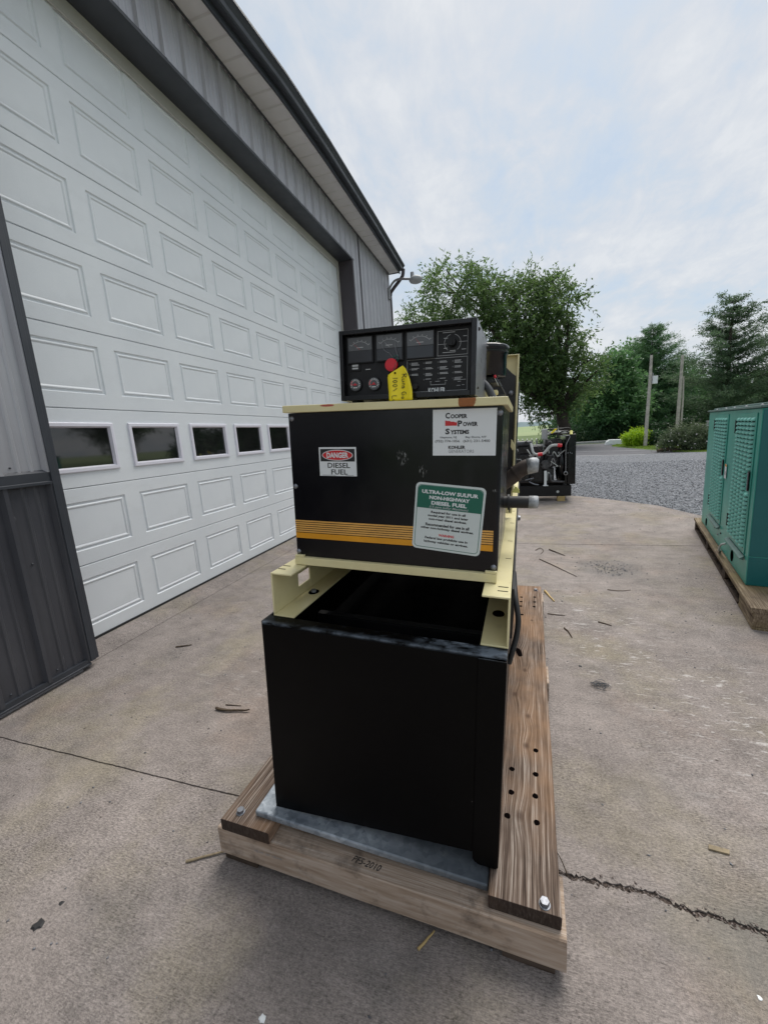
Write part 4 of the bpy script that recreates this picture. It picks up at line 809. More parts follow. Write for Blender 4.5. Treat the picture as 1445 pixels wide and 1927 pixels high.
arc(m, -0.1435, 1.332, 0.0195, -55, 75, 0.0008, FY - 0.0004); arc(m, -0.1435, 1.332, 0.0195, 105, 235, 0.0008, FY - 0.0004)
m.box(-0.1795, -0.158, FY - 0.0005, FY - 0.0003, 1.3300, 1.3307); m.box(-0.128, -0.1075, FY - 0.0005, FY - 0.0003, 1.3330, 1.3337)
for x, z, w in ((-0.168, 1.356, .03), (-0.165, 1.343, .010), (-0.118, 1.345, .009), (-0.168, 1.310, .032), (-0.121, 1.315, .010), (-0.165, 1.320, .009), (-0.150, 1.3135, .014)): m.box(x, x + w, FY - 0.0005, FY - 0.0003, z, z + 0.0013)
for c_ in range(4):
    for r_ in range(4):
        if c_ == 0 and r_ == 3: continue
        x = -0.2475 + c_ * 0.0365; z = 1.2905 - r_ * 0.0135
        for l in range(1 if r_ == 3 and c_ < 3 else 3 if (c_ + r_) % 3 == 0 else 2): m.box(x, x + 0.014 + 0.007 * rng.random(), FY - 0.0005, FY - 0.0003, z - l * 0.0026, z + 0.0013 - l * 0.0026)
for x, z, w in ((-0.200, 1.243, .005), (-0.186, 1.2435, .012), (-0.162, 1.244, .006), (-0.14, 1.2445, .03), (-0.13, 1.2405, .008), (-0.132, 1.231, .009), (-0.119, 1.232, .006), (-0.198, 1.2355, .038), (-0.198, 1.2355, .0008), (-0.1605, 1.2355, .0008)): m.box(x, x + w, FY - 0.0005, FY - 0.0003, z, z + (0.0062 if w < 0.001 else 0.001))
m.build('panel_print', MAT['dimwhite'], ctl)
m = MB()
for c_ in range(4):
    for r_ in range(4):
        if not (c_ == 0 and r_ == 3): m.lathe([(0.0, 0.0012), (0.0018, 0.001), (0.0022, 0.0)], c=(-0.2515 + c_ * 0.0365, FY - 0.0003, 1.2895 - r_ * 0.0135), axis=(0, -1, 0), n=8)
m.build('indicator_lamp', MAT['metergrey'], ctl)['kind'] = 'stuff'
m = MB(); m.box(-0.2040, -0.1585, FY - 0.0008, FY - 0.0006, 1.2165, 1.2290); m.build('panel_print', MAT['black_matt'], ctl)
text('KOHLER', 0.0128, (-0.1815, FY - 0.0012, 1.2225), ctl, MAT['inkwhite'], 0.0006, w=0.0435, h=0.0128)
m = MB(); m.cyl((-0.1435, FY, 1.332), (-0.1435, FY - 0.016, 1.332), 0.0105, 0.009, 16); m.box(-0.1455, -0.1415, FY - 0.02, FY - 0.016, 1.323, 1.341); m.build('selector_knob', MAT['black_matt'], ctl, 0.0006)
m = MB(); m.cyl((-0.236, FY, 1.2335), (-0.236, FY - 0.012, 1.2335), 0.0075, 0.007, 14); m.build('toggle_switch', MAT['rubber'], ctl, 0.0005)
for gx, nm in ((-0.4000, 0), (-0.3475, 1)):
    m = MB(); m.cyl((gx, FY, 1.2465), (gx, FY - 0.006, 1.2465), 0.0185, 0.0180, 24, 0); m.cyl((gx, FY - 0.006, 1.2465), (gx, FY - 0.0066, 1.2465), 0.0155, 0.0155, 24, 1)
    ga = m.build('gauge', [MAT['black_matt'], MAT['metergrey']], ctl, 0.0005); k = MB()
    for j in range(13):
        a = R(-30 + j * 20); k.quad(*[(gx + rr_ * math.cos(a + da), FY - 0.0069, 1.2465 + rr_ * math.sin(a + da)) for rr_, da in ((0.0095, -0.07), (0.0140, -0.05), (0.0140, 0.05), (0.0095, 0.07))])
    k.box(gx - 0.006, gx + 0.006, FY - 0.0071, FY - 0.0069, 1.2375, 1.2395)
    k.build('scale', MAT['inkwhite'], ga)
    k = MB(); k.box(gx - 0.013, gx + 0.006, FY - 0.0078, FY - 0.0074, 1.2455 - nm * 0.002, 1.2468 - nm * 0.002); k.cyl((gx, FY - 0.0066, 1.2465), (gx, FY - 0.0085, 1.2465), 0.003, 0.003, 10); arc(k, gx, 1.2465, 0.0110, 130, 185, 0.0018, FY - 0.0071, 6); k.build('needle', MAT['plastic_red'], ga)
m = MB(); m.box(-0.4145, -0.3855, FY - 0.003, FY - 0.0002, 1.2810, 1.2990); hr = m.build('hour_meter', MAT['black_matt'], ctl, 0.0008)
k = MB(); k.box(-0.4085, -0.3915, FY - 0.0034, FY - 0.0031, 1.2925, 1.2975); k.box(-0.4085, -0.3915, FY - 0.0034, FY - 0.0031, 1.2860, 1.2900); k.build('digits', MAT['dimwhite'], hr)
m = MB(); m.box(-0.372, -0.357, FY - 0.0005, FY - 0.0003, 1.3050, 1.3070); m.box(-0.372, -0.358, FY - 0.0005, FY - 0.0003, 1.2830, 1.2850); m.build('panel_print', MAT['dimwhite'], ctl)
for x, z, r_ in ((0, 1.362, .004), (0, 1.225, .003)):
    m = MB(); m.lathe([(0.0, 0.004), (r_, 0.003), (r_ * 1.3, 0.0)], axis=(1, 0, 0), n=10); o = m.build('screw', MAT['rubber'], ctl); o.location = (CX1 + 0.0013, 0.275, z)
m = MB(); m.lathe([(0.0, 0.006), (0.004, 0.005), (0.005, 0.0)], axis=(1, 0, 0), n=10); o = m.build('screw', MAT['rubber'], ctl); o.location = (CX1 + 0.0013, 0.505, 1.360)
# red seal hanging on pale wires over the middle meter, with the yellow inspection tag
seal = empty('red_seal_tag', mat=TM @ Matrix.Translation((-0.2960, 0.246, 1.2885))); tag(seal, 'round red plastic disc hanging on thin pale wires over the middle meter', 'seal')
m = MB(); m.cyl((0, 0, 0), (0, -0.008, 0), 0.0165, 0.0155, 28); m.cyl((0, -0.008, 0), (0, -0.0092, 0), 0.012, 0.0115, 24); m.build('disc', MAT['plastic_red'], seal, 0.0008)
m = MB(); m.tube(spline([(-0.022, 0.002, 0.066), (-0.024, -0.001, 0.050), (-0.017, -0.003, 0.036), (-0.004, -0.004, 0.028), (0.004, -0.004, 0.018)], 4), 0.0006, 5); m.tube(spline([(0.008, 0.002, 0.064), (0.010, -0.001, 0.046), (0.014, -0.003, 0.030), (0.018, -0.004, 0.019)], 4), 0.0006, 5)
m.build('wire', MAT['inkgrey'], seal)
m = MB(); m.tube(spline([(0.004, -0.003, 0.018), (0.014, -0.004, 0.022), (0.018, -0.006, 0.012), (0.010, -0.009, -0.006), (0.008, -0.012, -0.022)], 4), 0.0007, 5); m.build('wire', MAT['green_ink'], seal)
tg = empty('yellow_tag', mat=TM @ Matrix.Translation((-0.2665, 0.228, 1.1985))); tag(tg, 'yellow handwritten card tag hanging in front of the control box', 'tag')
outl = [(-0.0275, 0.0), (-0.0320, 0.045), (-0.0335, 0.0605), (-0.030, 0.0660), (0.0040, 0.0850), (0.0120, 0.0770), (0.0230, 0.053), (0.0310, 0.026), (0.0335, 0.0)]
# curved card: grid of strips
m = MB(); rows = 12; L_, R_ = [], []
def li(pts, z): 
    pts = sorted(pts, key=lambda p: p[1]); return float(np.interp(z, [p[1] for p in pts], [p[0] for p in pts]))
lft = outl[:5]; rgt = outl[4:]
for i in range(rows + 1):
    z = 0.085 * i / rows; xl, xr = li(lft, z), li(rgt, z)
    for j in range(7):
        x = xl + (xr - xl) * j / 6; y = -0.004 + 0.006 * math.cos(x * 60) - 0.010 * (1 - z / 0.085) ** 2; m.v.append((x, y, z))
for i in range(rows):
    for j in range(6): m.f.append((i * 7 + j, i * 7 + j + 1, (i + 1) * 7 + j + 1, (i + 1) * 7 + j)); m.mi.append(0); m.sm.append(True)
card = m.build('card', MAT['yellow'], tg); so = card.modifiers.new('thick', 'SOLIDIFY'); so.thickness = 0.0005
m = MB(); m.cyl((-0.0145, -0.002, 0.0675), (-0.0145, -0.0045, 0.0675), 0.0022, 0.0022, 10); m.build('eyelet', MAT['hole'], tg)
def scrawl(strokes, ox, oz, s, nm='handwriting'):
    m = MB()
    for st_ in strokes:
        pts = []
        for a, b in st_:
            # text runs down the tag: letter x -> -z, letter y -> +x
            x = ox + b * s; z = oz - a * s; y = -0.0052 + 0.006 * math.cos(x * 60) - 0.010 * (1 - max(0, z) / 0.085) ** 2 - 0.0002 ; pts.append((x, y, z))
        m.tube(spline(pts, 4), 0.0007, 4)
    return m.build(nm, MAT['ink'], tg)
Rr = [[(0, 0), (0.1, 1.3)], [(-.3, 1.0), (.3, 1.4), (.8, 1.1), (.5, .7), (0.1, .6), (.6, .3), (1.0, -.1)]]
uu = [[(1.3, .7), (1.3, .1), (1.6, 0), (1.9, .2), (1.9, .7), (2.0, 0)]]; nn = [[(2.4, 0), (2.4, .6), (2.7, .7), (2.9, .5), (2.9, 0)]]; ss = [[(3.7, .6), (3.3, .7), (3.3, .4), (3.7, .3), (3.6, 0), (3.2, 0)]]
GG = [[(5.4, 1.2), (4.9, 1.2), (4.7, .6), (5.0, 0), (5.5, .2), (5.5, .6), (5.2, .6)]]; oo = [[(6.3, .7), (6.0, .4), (6.2, 0), (6.5, .3), (6.3, .7)]]
scrawl(Rr + uu + nn + ss + GG + oo, 0.0030, 0.064, 0.0092)
one = [[(0, 0), (0, 1.2)], [(.5, .6), (.8, 1.1), (1.1, .6), (.8, 0), (.5, .6)], [(1.5, .6), (1.8, 1.1), (2.1, .6), (1.8, 0), (1.5, .6)], [(2.5, 1.1), (3.2, 0.1)], [(2.6, .9), (2.7, .7)], [(3.0, .4), (3.1, .2)]]
hh_ = [[(4.4, 1.1), (4.4, 0), (5.1, 0)], [(5.5, .6), (5.4, .2), (5.8, 0)]]
scrawl(one + hh_, -0.0200, 0.055, 0.0098)
# --- engine end, behind the enclosure
m = MB(); m.box(-0.55, -0.06, 0.74, 0.99, 0.78, 1.19); m.box(-0.50, -0.12, 0.76, 0.97, 1.1905, 1.262); m.build('engine_block', MAT['engine'], gen, 0.012)
m = MB(); m.lathe([(0.0, 0.0), (0.072, 0.0), (0.0745, 0.004), (0.0755, 0.066), (0.0785, 0.067), (0.0795, 0.073), (0.079, 0.079), (0.081, 0.082), (0.0815, 0.090), (0.078, 0.094), (0.0, 0.0945)], c=(-0.104, 0.62, 1.285), n=40); m.build('air_filter', MAT['black'], gen)
m = MB(); m.cyl((-0.104, 0.62, 1.198), (-0.104, 0.62, 1.285), 0.034, 0.034, 16); m.box(-0.15, -0.045, 0.55, 0.70, 1.262, 1.268); m.build('filter_bracket', MAT['engine'], gen, 0.001)
m = MB(); m.box(-0.16, -0.055, 0.535, 0.60, 1.198, 1.228); m.box(-0.10, -0.050, 0.54, 0.59, 1.2285, 1.240); m.build('cream_block', MAT['cream'], gen, 0.002)
m = MB(); m.tube(spline([(-0.13, 0.50, 1.275), (-0.095, 0.49, 1.262), (-0.072, 0.48, 1.238), (-0.055, 0.47, 1.205), (-0.052, 0.465, 1.199)], 5), 0.0105, 10); m.build('hose', MAT['hose_grey'], gen)
m = MB(); m.tube(spline([(-0.060, 0.56, 1.282), (-0.052, 0.55, 1.270), (-0.040, 0.55, 1.250), (-0.030, 0.56, 1.233), (-0.028, 0.57, 1.226), (-0.05, 0.575, 1.224)], 4), 0.0018, 5); m.build('wire', MAT['hose_grey'], gen)
m = MB(); m.tube(spline([(-0.063, 0.548, 1.280), (-0.056, 0.545, 1.268), (-0.048, 0.545, 1.252)], 4), 0.0014, 5); m.build('wire', MAT['silicone'], gen)
m = MB(); m.tube([(-0.060, 0.548, 1.283), (-0.058, 0.545, 1.276)], 0.004, 6); m.build('wire_nut', MAT['plastic_red'], gen)
# tall cream end guard with a folded rim
m = MB(); m.box(-0.575, 0.001, 1.004, 1.007, 0.760, 1.408); m.box(-0.002, 0.0042, 0.975, 1.0035, 0.860, 1.408); m.box(-0.575, -0.0022, 0.975, 1.0035, 1.405, 1.408)
m.build('end_guard', MAT['cream'], gen, 0.001)
m = MB(); m.add([(-0.56, 0.996, 0.80), (-0.006, 0.996, 0.80), (-0.006, 0.996, 1.327), (-0.022, 0.996, 1.340), (-0.050, 0.996, 1.368), (-0.56, 0.996, 1.37)], [tuple(range(6))]); m.build('core_screen', MAT['engine'], gen)
m = MB(); m.lathe([(0.0, 0.004), (0.010, 0.004), (0.0105, 0.0)], c=(-0.022, 0.994, 1.262), axis=(0, -1, 0), n=14); m.build('washer', MAT['zinc'], gen)
m = MB(); m.box(-0.55, -0.03, 1.12, 1.9, 0.76, 1.18); m.box(-0.48, -0.10, 1.2, 1.8, 1.1805, 1.30); m.box(-0.58, 0.0, 1.95, 2.05, 0.76, 1.40); m.build('engine_block', MAT['engine'], gen, 0.012)
# stub pipe with taped end, taped exhaust elbow, cream gusset
m = MB(); m.cyl((-0.020, 0.5, 0.899), (0.062, 0.5, 0.9015), 0.0185, 0.0185, 22); m.cyl((-0.006, 0.5, 0.899), (0.001, 0.5, 0.8993), 0.0245, 0.0245, 20); m.box(-0.001, 0.003, 0.492, 0.508, 0.868, 0.878); m.build('stub_pipe', MAT['rubber'], gen, 0.001)
m = MB(); m.tube([(0.055, 0.5, 0.9013), (0.0555, 0.5, 0.9013), (0.074, 0.5, 0.9019), (0.082, 0.5, 0.9022), (0.0835, 0.5, 0.9022)], 0.02, 22, rs=[0.0188, 0.0196, 0.0194, 0.0185, 0.015]); m.build('pipe_tape', MAT['tape'], gen)
m = MB(); m.tube(spline([(-0.05, 0.85, 0.90), (-0.01, 0.85, 0.930), (0.020, 0.85, 0.958), (0.045, 0.85, 0.975), (0.066, 0.85, 0.982)], 4), 0.0285, 18, rs=None); m.tube([(0.010, 0.85, 0.948), (0.014, 0.85, 0.951)], 0.033, 18); m.build('exhaust_elbow', MAT['brownpipe'], gen)
m = MB(); m.tube([(0.052, 0.85, 0.978), (0.0525, 0.85, 0.978), (0.074, 0.85, 0.983), (0.088, 0.85, 0.985), (0.092, 0.85, 0.985)], 0.03, 20, rs=[0.0290, 0.0300, 0.0298, 0.0275, 0.020]); m.build('pipe_tape', MAT['tape'], gen)
m = MB(); m.prism([(0.004, 0.921), (0.028, 0.921), (0.026, 0.932), (0.018, 0.941), (0.014, 0.941)], 1, 0.55, 0.556); m.build('gusset', MAT['yellow_pale'], gen, 0.001)
m = MB(); m.prism([(-0.010, 1.082), (-0.002, 1.070), (0.006, 1.048), (-0.004, 1.040), (-0.012, 1.055)], 1, 0.82, 0.826); m.build('gusset', MAT['cream'], gen, 0.001)

# ------------------------------------------------------------------ open engine set behind (front plane y about 7.3)
EY = 7.3
eng = empty('engine_set', (0.0, EY, 0.0)); tag(eng, 'open black engine set with upright radiator standing on the concrete behind the cream generator', 'engine')
def eb(name, boxes, mat, bevel=0.004):
    m = MB()
    for b in boxes: m.box(*b)
    return m.build(name, mat, eng, bevel)
eb('base_rail', [(-0.9, 0.96, 0.0, 0.06, 0.085, 0.262), (-0.9, 0.96, 0.70, 0.76, 0.085, 0.262), (0.90, 0.96, 0.061, 0.699, 0.09, 0.26), (-0.9, -0.84, 0.061, 0.699, 0.09, 0.26), (0.1, 0.16, 0.061, 0.699, 0.15, 0.255)], MAT['black_matt'])
m = MB(); m.cyl((0.752, -0.001, 0.160), (0.752, -0.004, 0.160), 0.022, 0.022, 14); m.build('lifting_hole', MAT['silicone'], eng)
eb('radiator', [(0.90, 1.016, -0.02, 0.78, 0.285, 1.10), (0.86, 0.90, 0.02, 0.74, 0.30, 1.07), (0.90, 1.0, 0.05, 0.7, 1.1005, 1.135)], MAT['black'], 0.006)
m = MB(); m.lathe([(0.30, 0), (0.33, 0.0), (0.34, 0.04), (0.33, 0.09), (0.31, 0.09)], c=(0.77, 0.36, 0.62), axis=(1, 0, 0), n=36); m.build('fan_shroud', MAT['black'], eng)
for i in range(7):
    a = i * 2 * math.pi / 7; m = MB(); ca, sa = math.cos(a), math.sin(a); P = []
    for r_, w_, tw in ((0.05, 0.03, 0.03), (0.18, 0.06, 0.022), (0.28, 0.07, 0.015)):
        for sgn in (-1, 1): P.append((0.80 + tw * sgn, 0.36 + r_ * ca - w_ * sgn * sa, 0.62 + r_ * sa + w_ * sgn * ca))
    m.add(P, [(0, 1, 3, 2), (2, 3, 5, 4)]); m.build('fan_blade', MAT['engine'], eng)
eb('engine_block', [(0.02, 0.55, 0.16, 0.56, 0.30, 0.80), (-0.6, 0.019, 0.12, 0.62, 0.30, 0.86)], MAT['engine'], 0.02)
eb('cylinder_head', [(0.0, 0.53, 0.18, 0.54, 0.805, 0.93)], MAT['engine'], 0.012)
eb('valve_cover', [(-0.02, 0.36, 0.20, 0.44, 0.935, 1.02)], MAT['black'], 0.02)
m = MB(); m.cyl((-0.5, 0.10, 0.985), (0.33, 0.10, 0.985), 0.045, 0.045, 18); m.build('air_tube', MAT['hose_grey'], eng)
for i in range(6):
    m = MB(); m.cyl((0.05 + i * 0.075, 0.12, 0.96), (0.05 + i * 0.075, 0.12, 1.045), 0.014, 0.010, 8); m.cyl((0.05 + i * 0.075, 0.12, 1.03), (0.05 + i * 0.075, 0.20, 1.06), 0.006, 0.006, 6); m.build('injector_line', MAT['dullmetal'], eng)
eb('accessory_housing', [(0.545, 0.70, 0.10, 0.60, 0.30, 0.56), (0.56, 0.80, 0.16, 0.58, 0.565, 0.92), (0.56, 0.84, 0.14, 0.60, 0.925, 1.02), (-0.3, 0.10, 0.02, 0.119, 0.34, 0.60), (0.12, 0.30, 0.04, 0.158, 0.32, 0.50)], MAT['engine'], 0.02)
for x, z, r_ in ((0.20, 0.42, 0.05), (0.36, 0.40, 0.045), (0.46, 0.62, 0.04)):
    m = MB(); m.cyl((x, 0.02, z), (x, 0.158, z), r_, r_, 16); m.build('filter_canister', MAT['black'], eng, 0.004)
for i in range(5):
    m = MB(); m.box(0.02 + i * 0.1, 0.09 + i * 0.1, 0.14, 0.17, 0.72, 0.79); m.build('manifold_port', MAT['dullmetal'] if i > 2 else MAT['engine'], eng, 0.006)
rg2 = random.Random(5)
for i in range(34):
    x, z = rg2.uniform(0.02, 0.82), rg2.uniform(0.32, 1.02); y = rg2.uniform(-0.02, 0.10); k_ = rg2.random(); m = MB()
    if k_ < 0.4: m.tube(spline([(x, y, z), (x + rg2.uniform(-.06, .06), y - .03, z + rg2.uniform(-.05, .09)), (x + rg2.uniform(-.12, .12), y - .01, z + rg2.uniform(-.12, .12))], 4), rg2.uniform(0.004, 0.011), 6)
    elif k_ < 0.7: m.box(x, x + rg2.uniform(.02, .07), y, y + .05, z, z + rg2.uniform(.02, .06))
    else: m.cyl((x, y - .02, z), (x, y + .05, z), rg2.uniform(.012, .03), None, 10)
    m.build('fitting', [MAT['darkmetal'], MAT['dullmetal'], MAT['engine'], MAT['zinc'], MAT['silicone']][rg2.choice((0, 0, 1, 2, 2, 3, 4))], eng, 0.002)
eb('expansion_tank', [(0.53, 0.60, 0.15, 0.55, 1.03, 1.205)], MAT['grey'], 0.006)
eb('top_frame', [(0.60, 0.93, 0.10, 0.12, 1.19, 1.205), (0.60, 0.93, 0.60, 0.62, 1.19, 1.205), (0.62, 0.92, 0.13, 0.59, 1.10, 1.16)], MAT['black_matt'], 0.004)
m = MB(); m.tube(spline([(0.60, 0.08, 1.12), (0.66, 0.05, 1.145), (0.74, 0.05, 1.15), (0.82, 0.07, 1.13), (0.92, 0.08, 1.125)], 5), 0.018, 8); m.build('coolant_pipe', MAT['silicone'], eng)
m = MB(); m.tube(spline([(0.72, 0.03, 0.99), (0.73, 0.0, 1.07), (0.77, -0.01, 1.13), (0.84, 0.0, 1.155), (0.90, 0.02, 1.14)], 5), 0.010, 7); m.tube(spline([(0.70, 0.06, 1.15), (0.78, 0.02, 1.19), (0.88, 0.03, 1.205), (0.93, 0.04, 1.19)], 4), 0.008, 7); m.build('wiring_loom', MAT['rubber'], eng)
m = MB(); m.tube(spline([(0.33, 0.06, 0.98), (0.345, 0.0, 0.90), (0.365, -0.03, 0.83), (0.40, -0.04, 0.805), (0.45, -0.04, 0.798)], 5), 0.021, 12); m.build('coolant_hose', MAT['silicone'], eng)
m = MB(); m.tube(spline([(0.495, -0.04, 0.80), (0.54, -0.04, 0.825), (0.59, -0.04, 0.885), (0.63, -0.04, 0.925), (0.69, -0.035, 0.940), (0.75, -0.03, 0.935)], 5), 0.022, 12); m.build('coolant_hose', MAT['silicone'], eng)
for a, b in (((0.435, -0.04, 0.797), (0.505, -0.04, 0.803)), ((0.735, -0.03, 0.936), (0.80, -0.02, 0.925))):
    m = MB(); m.cyl(a, b, 0.030, 0.030, 14); m.build('red_coupling', MAT['plastic_red'], eng, 0.004)
m = MB(); m.cyl((0.56, 0.02, 0.62), (0.56, 0.14, 0.62), 0.075, 0.075, 20); m.cyl((0.56, -0.01, 0.62), (0.56, 0.0199, 0.62), 0.05, 0.055, 18); m.build('alternator', MAT['darkmetal'], eng, 0.006)
m = MB(); m.cyl((0.60, 0.04, 0.50), (0.60, 0.10, 0.50), 0.055, 0.055, 18); m.cyl((0.64, 0.04, 0.70), (0.64, 0.10, 0.70), 0.05, 0.05, 18); m.build('pulley', MAT['engine'], eng, 0.003)
m = MB(); m.tube(spline([(0.56, 0.05, 0.80), (0.62, 0.04, 0.76), (0.68, 0.04, 0.76), (0.70, 0.05, 0.68), (0.67, 0.06, 0.58)], 4), 0.015, 8); m.tube(spline([(0.62, 0.05, 0.48), (0.64, 0.02, 0.40), (0.66, 0.03, 0.34), (0.78, 0.03, 0.325), (0.90, 0.06, 0.315)], 4), 0.020, 8); m.build('water_pipe', MAT['darkmetal'], eng)
eb('white_bracket', [(0.537, 0.577, -0.006, 0.0, 0.265, 0.52), (0.52, 0.60, -0.03, 0.03, 0.263, 0.275)], MAT['white'], 0.002)
m = MB(); m.tube([(0.866, -0.03, 0.50), (0.862, -0.03, 0.93), (0.922, -0.025, 1.06), (0.915, -0.02, 1.085), (0.86, -0.02, 1.08)], 0.006, 6); m.lathe([(0.022, -0.004), (0.034, -0.004), (0.034, 0.004), (0.022, 0.004), (0.022, -0.004)], c=(0.866, -0.03, 0.468), axis=(0, 1, 0), n=18); m.build('dip_rod', MAT['dullmetal'], eng)
for x, z in ((0.895, 0.80), (0.93, 0.805), (0.955, 0.79)):
    m = MB(); m.cyl((x, -0.02, z), (x, -0.03, z), 0.010, 0.009, 6); m.build('bolt', MAT['zinc'], eng)
m = MB(); m.tube(spline([(0.30, 0.0, 0.34), (0.38, -0.02, 0.30), (0.45, -0.01, 0.285)], 3), 0.012, 6); m.build('copper_line', MAT['zinc'], eng)
m = MB(); m.prism([(0.625, 1.135), (0.70, 1.205), (0.735, 1.20), (0.66, 1.13)], 1, -0.012, -0.008); t2 = m.build('yellow_tag', MAT['yellow'], None, 0.001); t2.location = (0, EY, 0); tag(t2, 'yellow card tag lying on top of the open black engine', 'tag')
m = MB(); m.lathe([(0.0, 0.06), (0.02, 0.055), (0.022, 0.0), (0.03, 0.0)], c=(0.945, 0.02, 1.10), n=12); m.build('filler_cap', MAT['yellow_pale'], eng)
m = MB(); m.cyl((0.745, -0.01, 1.17), (0.742, -0.01, 1.245), 0.007, 0.004, 6); m.build('cable_tie', MAT['silicone'], eng)
blk = MB(); blk.box(-0.06, 0.06, 0, 0.12, 0, 0.082); b0 = blk.build('support_block', MAT['splint'], None, 0.004); b0.location = (0.805, EY - 0.02, 0.0); tag(b0, 'ochre wooden block under the right end of the open engine set', 'block', 'blocks under the engine set')
for x, y in ((-0.8, -0.02), (-0.8, 0.66), (0.805, 0.66)):
    b = inst(b0, loc=(x, EY + y, 0)); b['label'] = {(-0.8, -0.02): 'ochre wooden block hidden under the left front end of the engine set', (-0.8, 0.66): 'ochre wooden block under the left rear end of the engine set', (0.805, 0.66): 'ochre wooden block under the far rear end by the radiator'}[(x, y)]

# ------------------------------------------------------------------ teal enclosed generator on its own pallet
tang = R(-13.86); tp = empty('mossy_pallet', (1.3465, 2.762, 0), tang); tag(tp, 'mossy weathered pallet with leaves caught beneath it under the teal generator', 'pallet')
board('deck_board', 0.0, 0.19, 0.0, 2.62, 0.105, 0.135, MAT['mosswood'], tp, 1.0, 0.004); board('deck_board', 0.86, 1.05, 0.0, 2.62, 0.105, 0.135, MAT['mosswood'], tp, 2.0, 0.004)
for y, ln in ((0.0, 0.09), (0.86, 0.09), (1.7, 0.09), (2.53, 0.09)): board('stringer', 0.012, 1.05, y, y + ln, 0.018, 0.1045, MAT['mosswood'] if y == 0 else MAT['darkwood'], tp, y + 3, 0.003)
board('runner', 0.012, 0.10, 0.0, 0.37, 0.0, 0.0175, MAT['mosswood'], tp, 6.0); board('runner', 0.012, 0.07, 0.40, 2.62, 0.0, 0.0175, MAT['darkwood'], tp, 7.0); board('runner', 0.95, 1.04, 0.0, 2.62, 0.0, 0.0175, MAT['darkwood'], tp, 8.0)
board('stringer', 0.012, 0.10, 0.0905, 0.36, 0.018, 0.1045, MAT['mosswood'], tp, 11, 0.002)
def leaf_litter(name, n_, fx, label):
    V = []; F = []
    for i in range(n_):
        p, s_ = fx(); a = rng.random() * 6.28; t_ = (rng.random() - .5) * 1.6; q = Quaternion((0, 0, 1), a) @ Quaternion((1, 0, 0), t_)
        o = len(V); V += [p + q @ Vector(v_) * s_ for v_ in ((-1, 0, 0), (-0.2, -0.45, 0.1), (1, 0, 0), (-0.2, 0.45, 0.1))]; F.append((o, o + 1, o + 2, o + 3))
    m = MB(); m.add(V, F); o = m.build(name, MAT['bark']); return tag(o, label, kind='stuff')
tw_ = tp.matrix_basis if False else Matrix.Translation((1.3465, 2.762, 0)) @ Matrix.Rotation(tang, 4, 'Z')
leaf_litter('leaf_litter', 900, lambda: (tw_ @ Vector((0.02 + 0.12 * rng.random(), 0.1 + 2.45 * rng.random(), 0.006 + 0.055 * rng.random() ** 2)), 0.010 + 0.016 * rng.random()), 'brown dead leaves packed under the mossy pallet')
tgn = empty('teal_generator', tw_ @ Vector((0.045, 0.408, 0.136)), tang); tag(tgn, 'teal enclosed generator with two louvred side doors on a mossy pallet', 'generator')
LX, LY, LZ = 0.95, 2.04, 1.165
m = MB(); m.box(0.0, LX, 0.0, LY, 0.0, LZ - 0.012, 0); o = m.build('housing', [MAT['teal']], tgn, 0.006)
m = MB(); m.box(0.004, LX - 0.004, -0.0035, -0.0005, 0.200, LZ - 0.022); m.build('end_panel', MAT['teal_shaded'], tgn, 0.002)
m = MB(); m.box(0.004, LX - 0.004, -0.0035, -0.0005, 0.006, 0.195); m.build('end_panel', MAT['teal_shaded'], tgn, 0.002)
m = MB(); m.box(-0.012, LX + 0.012, -0.012, LY + 0.012, LZ - 0.010, LZ + 0.006); m.box(0.03, LX - 0.03, 0.03, LY - 0.03, LZ + 0.0062, LZ + 0.022); m.build('roof', MAT['teal_scuff'], tgn, 0.003)
for y in (0.12, 0.55, 0.95, 1.3, 1.75):
    m = MB(); m.lathe([(0.0, 0.009), (0.008, 0.008), (0.010, 0.0)], n=8); o = m.build('roof_bolt', MAT['dullmetal'], tgn); o.location = (0.02, y, LZ + 0.006)
lm = MB(); k = 7
for j in range(3):          # pressed shell louvre
    pass
V = []; nn_ = 6
for i in range(nn_ + 1):
    a = math.pi * i / nn_; y = -0.040 * math.cos(a); b = math.sin(a)
    V += [(0.0, y, 0.0135), (-0.013 * b, y, 0.006), (-0.018 * b, y, -0.006), (-0.0165 * b, y, -0.0085)]
V += [(-0.0003, -0.038, -0.009), (-0.0003, 0.038, -0.009), (-0.0003, 0.038, -0.0152), (-0.0003, -0.038, -0.0152)]  # dark strip painted below each louvre for its shaded mouth
F = [(i * 4 + r_, (i + 1) * 4 + r_, (i + 1) * 4 + r_ + 1, i * 4 + r_ + 1) for i in range(nn_) for r_ in range(3)]
lm_ = MB(); lm_.add(V, F, 0, True); q0 = len(V) - 4; lm_.f.append((q0, q0 + 1, q0 + 2, q0 + 3)); lm_.mi.append(1); lm_.sm.append(False); lmesh = lm_.mesh('louvre', [MAT['teal_louvre_lit'], MAT['hole']])
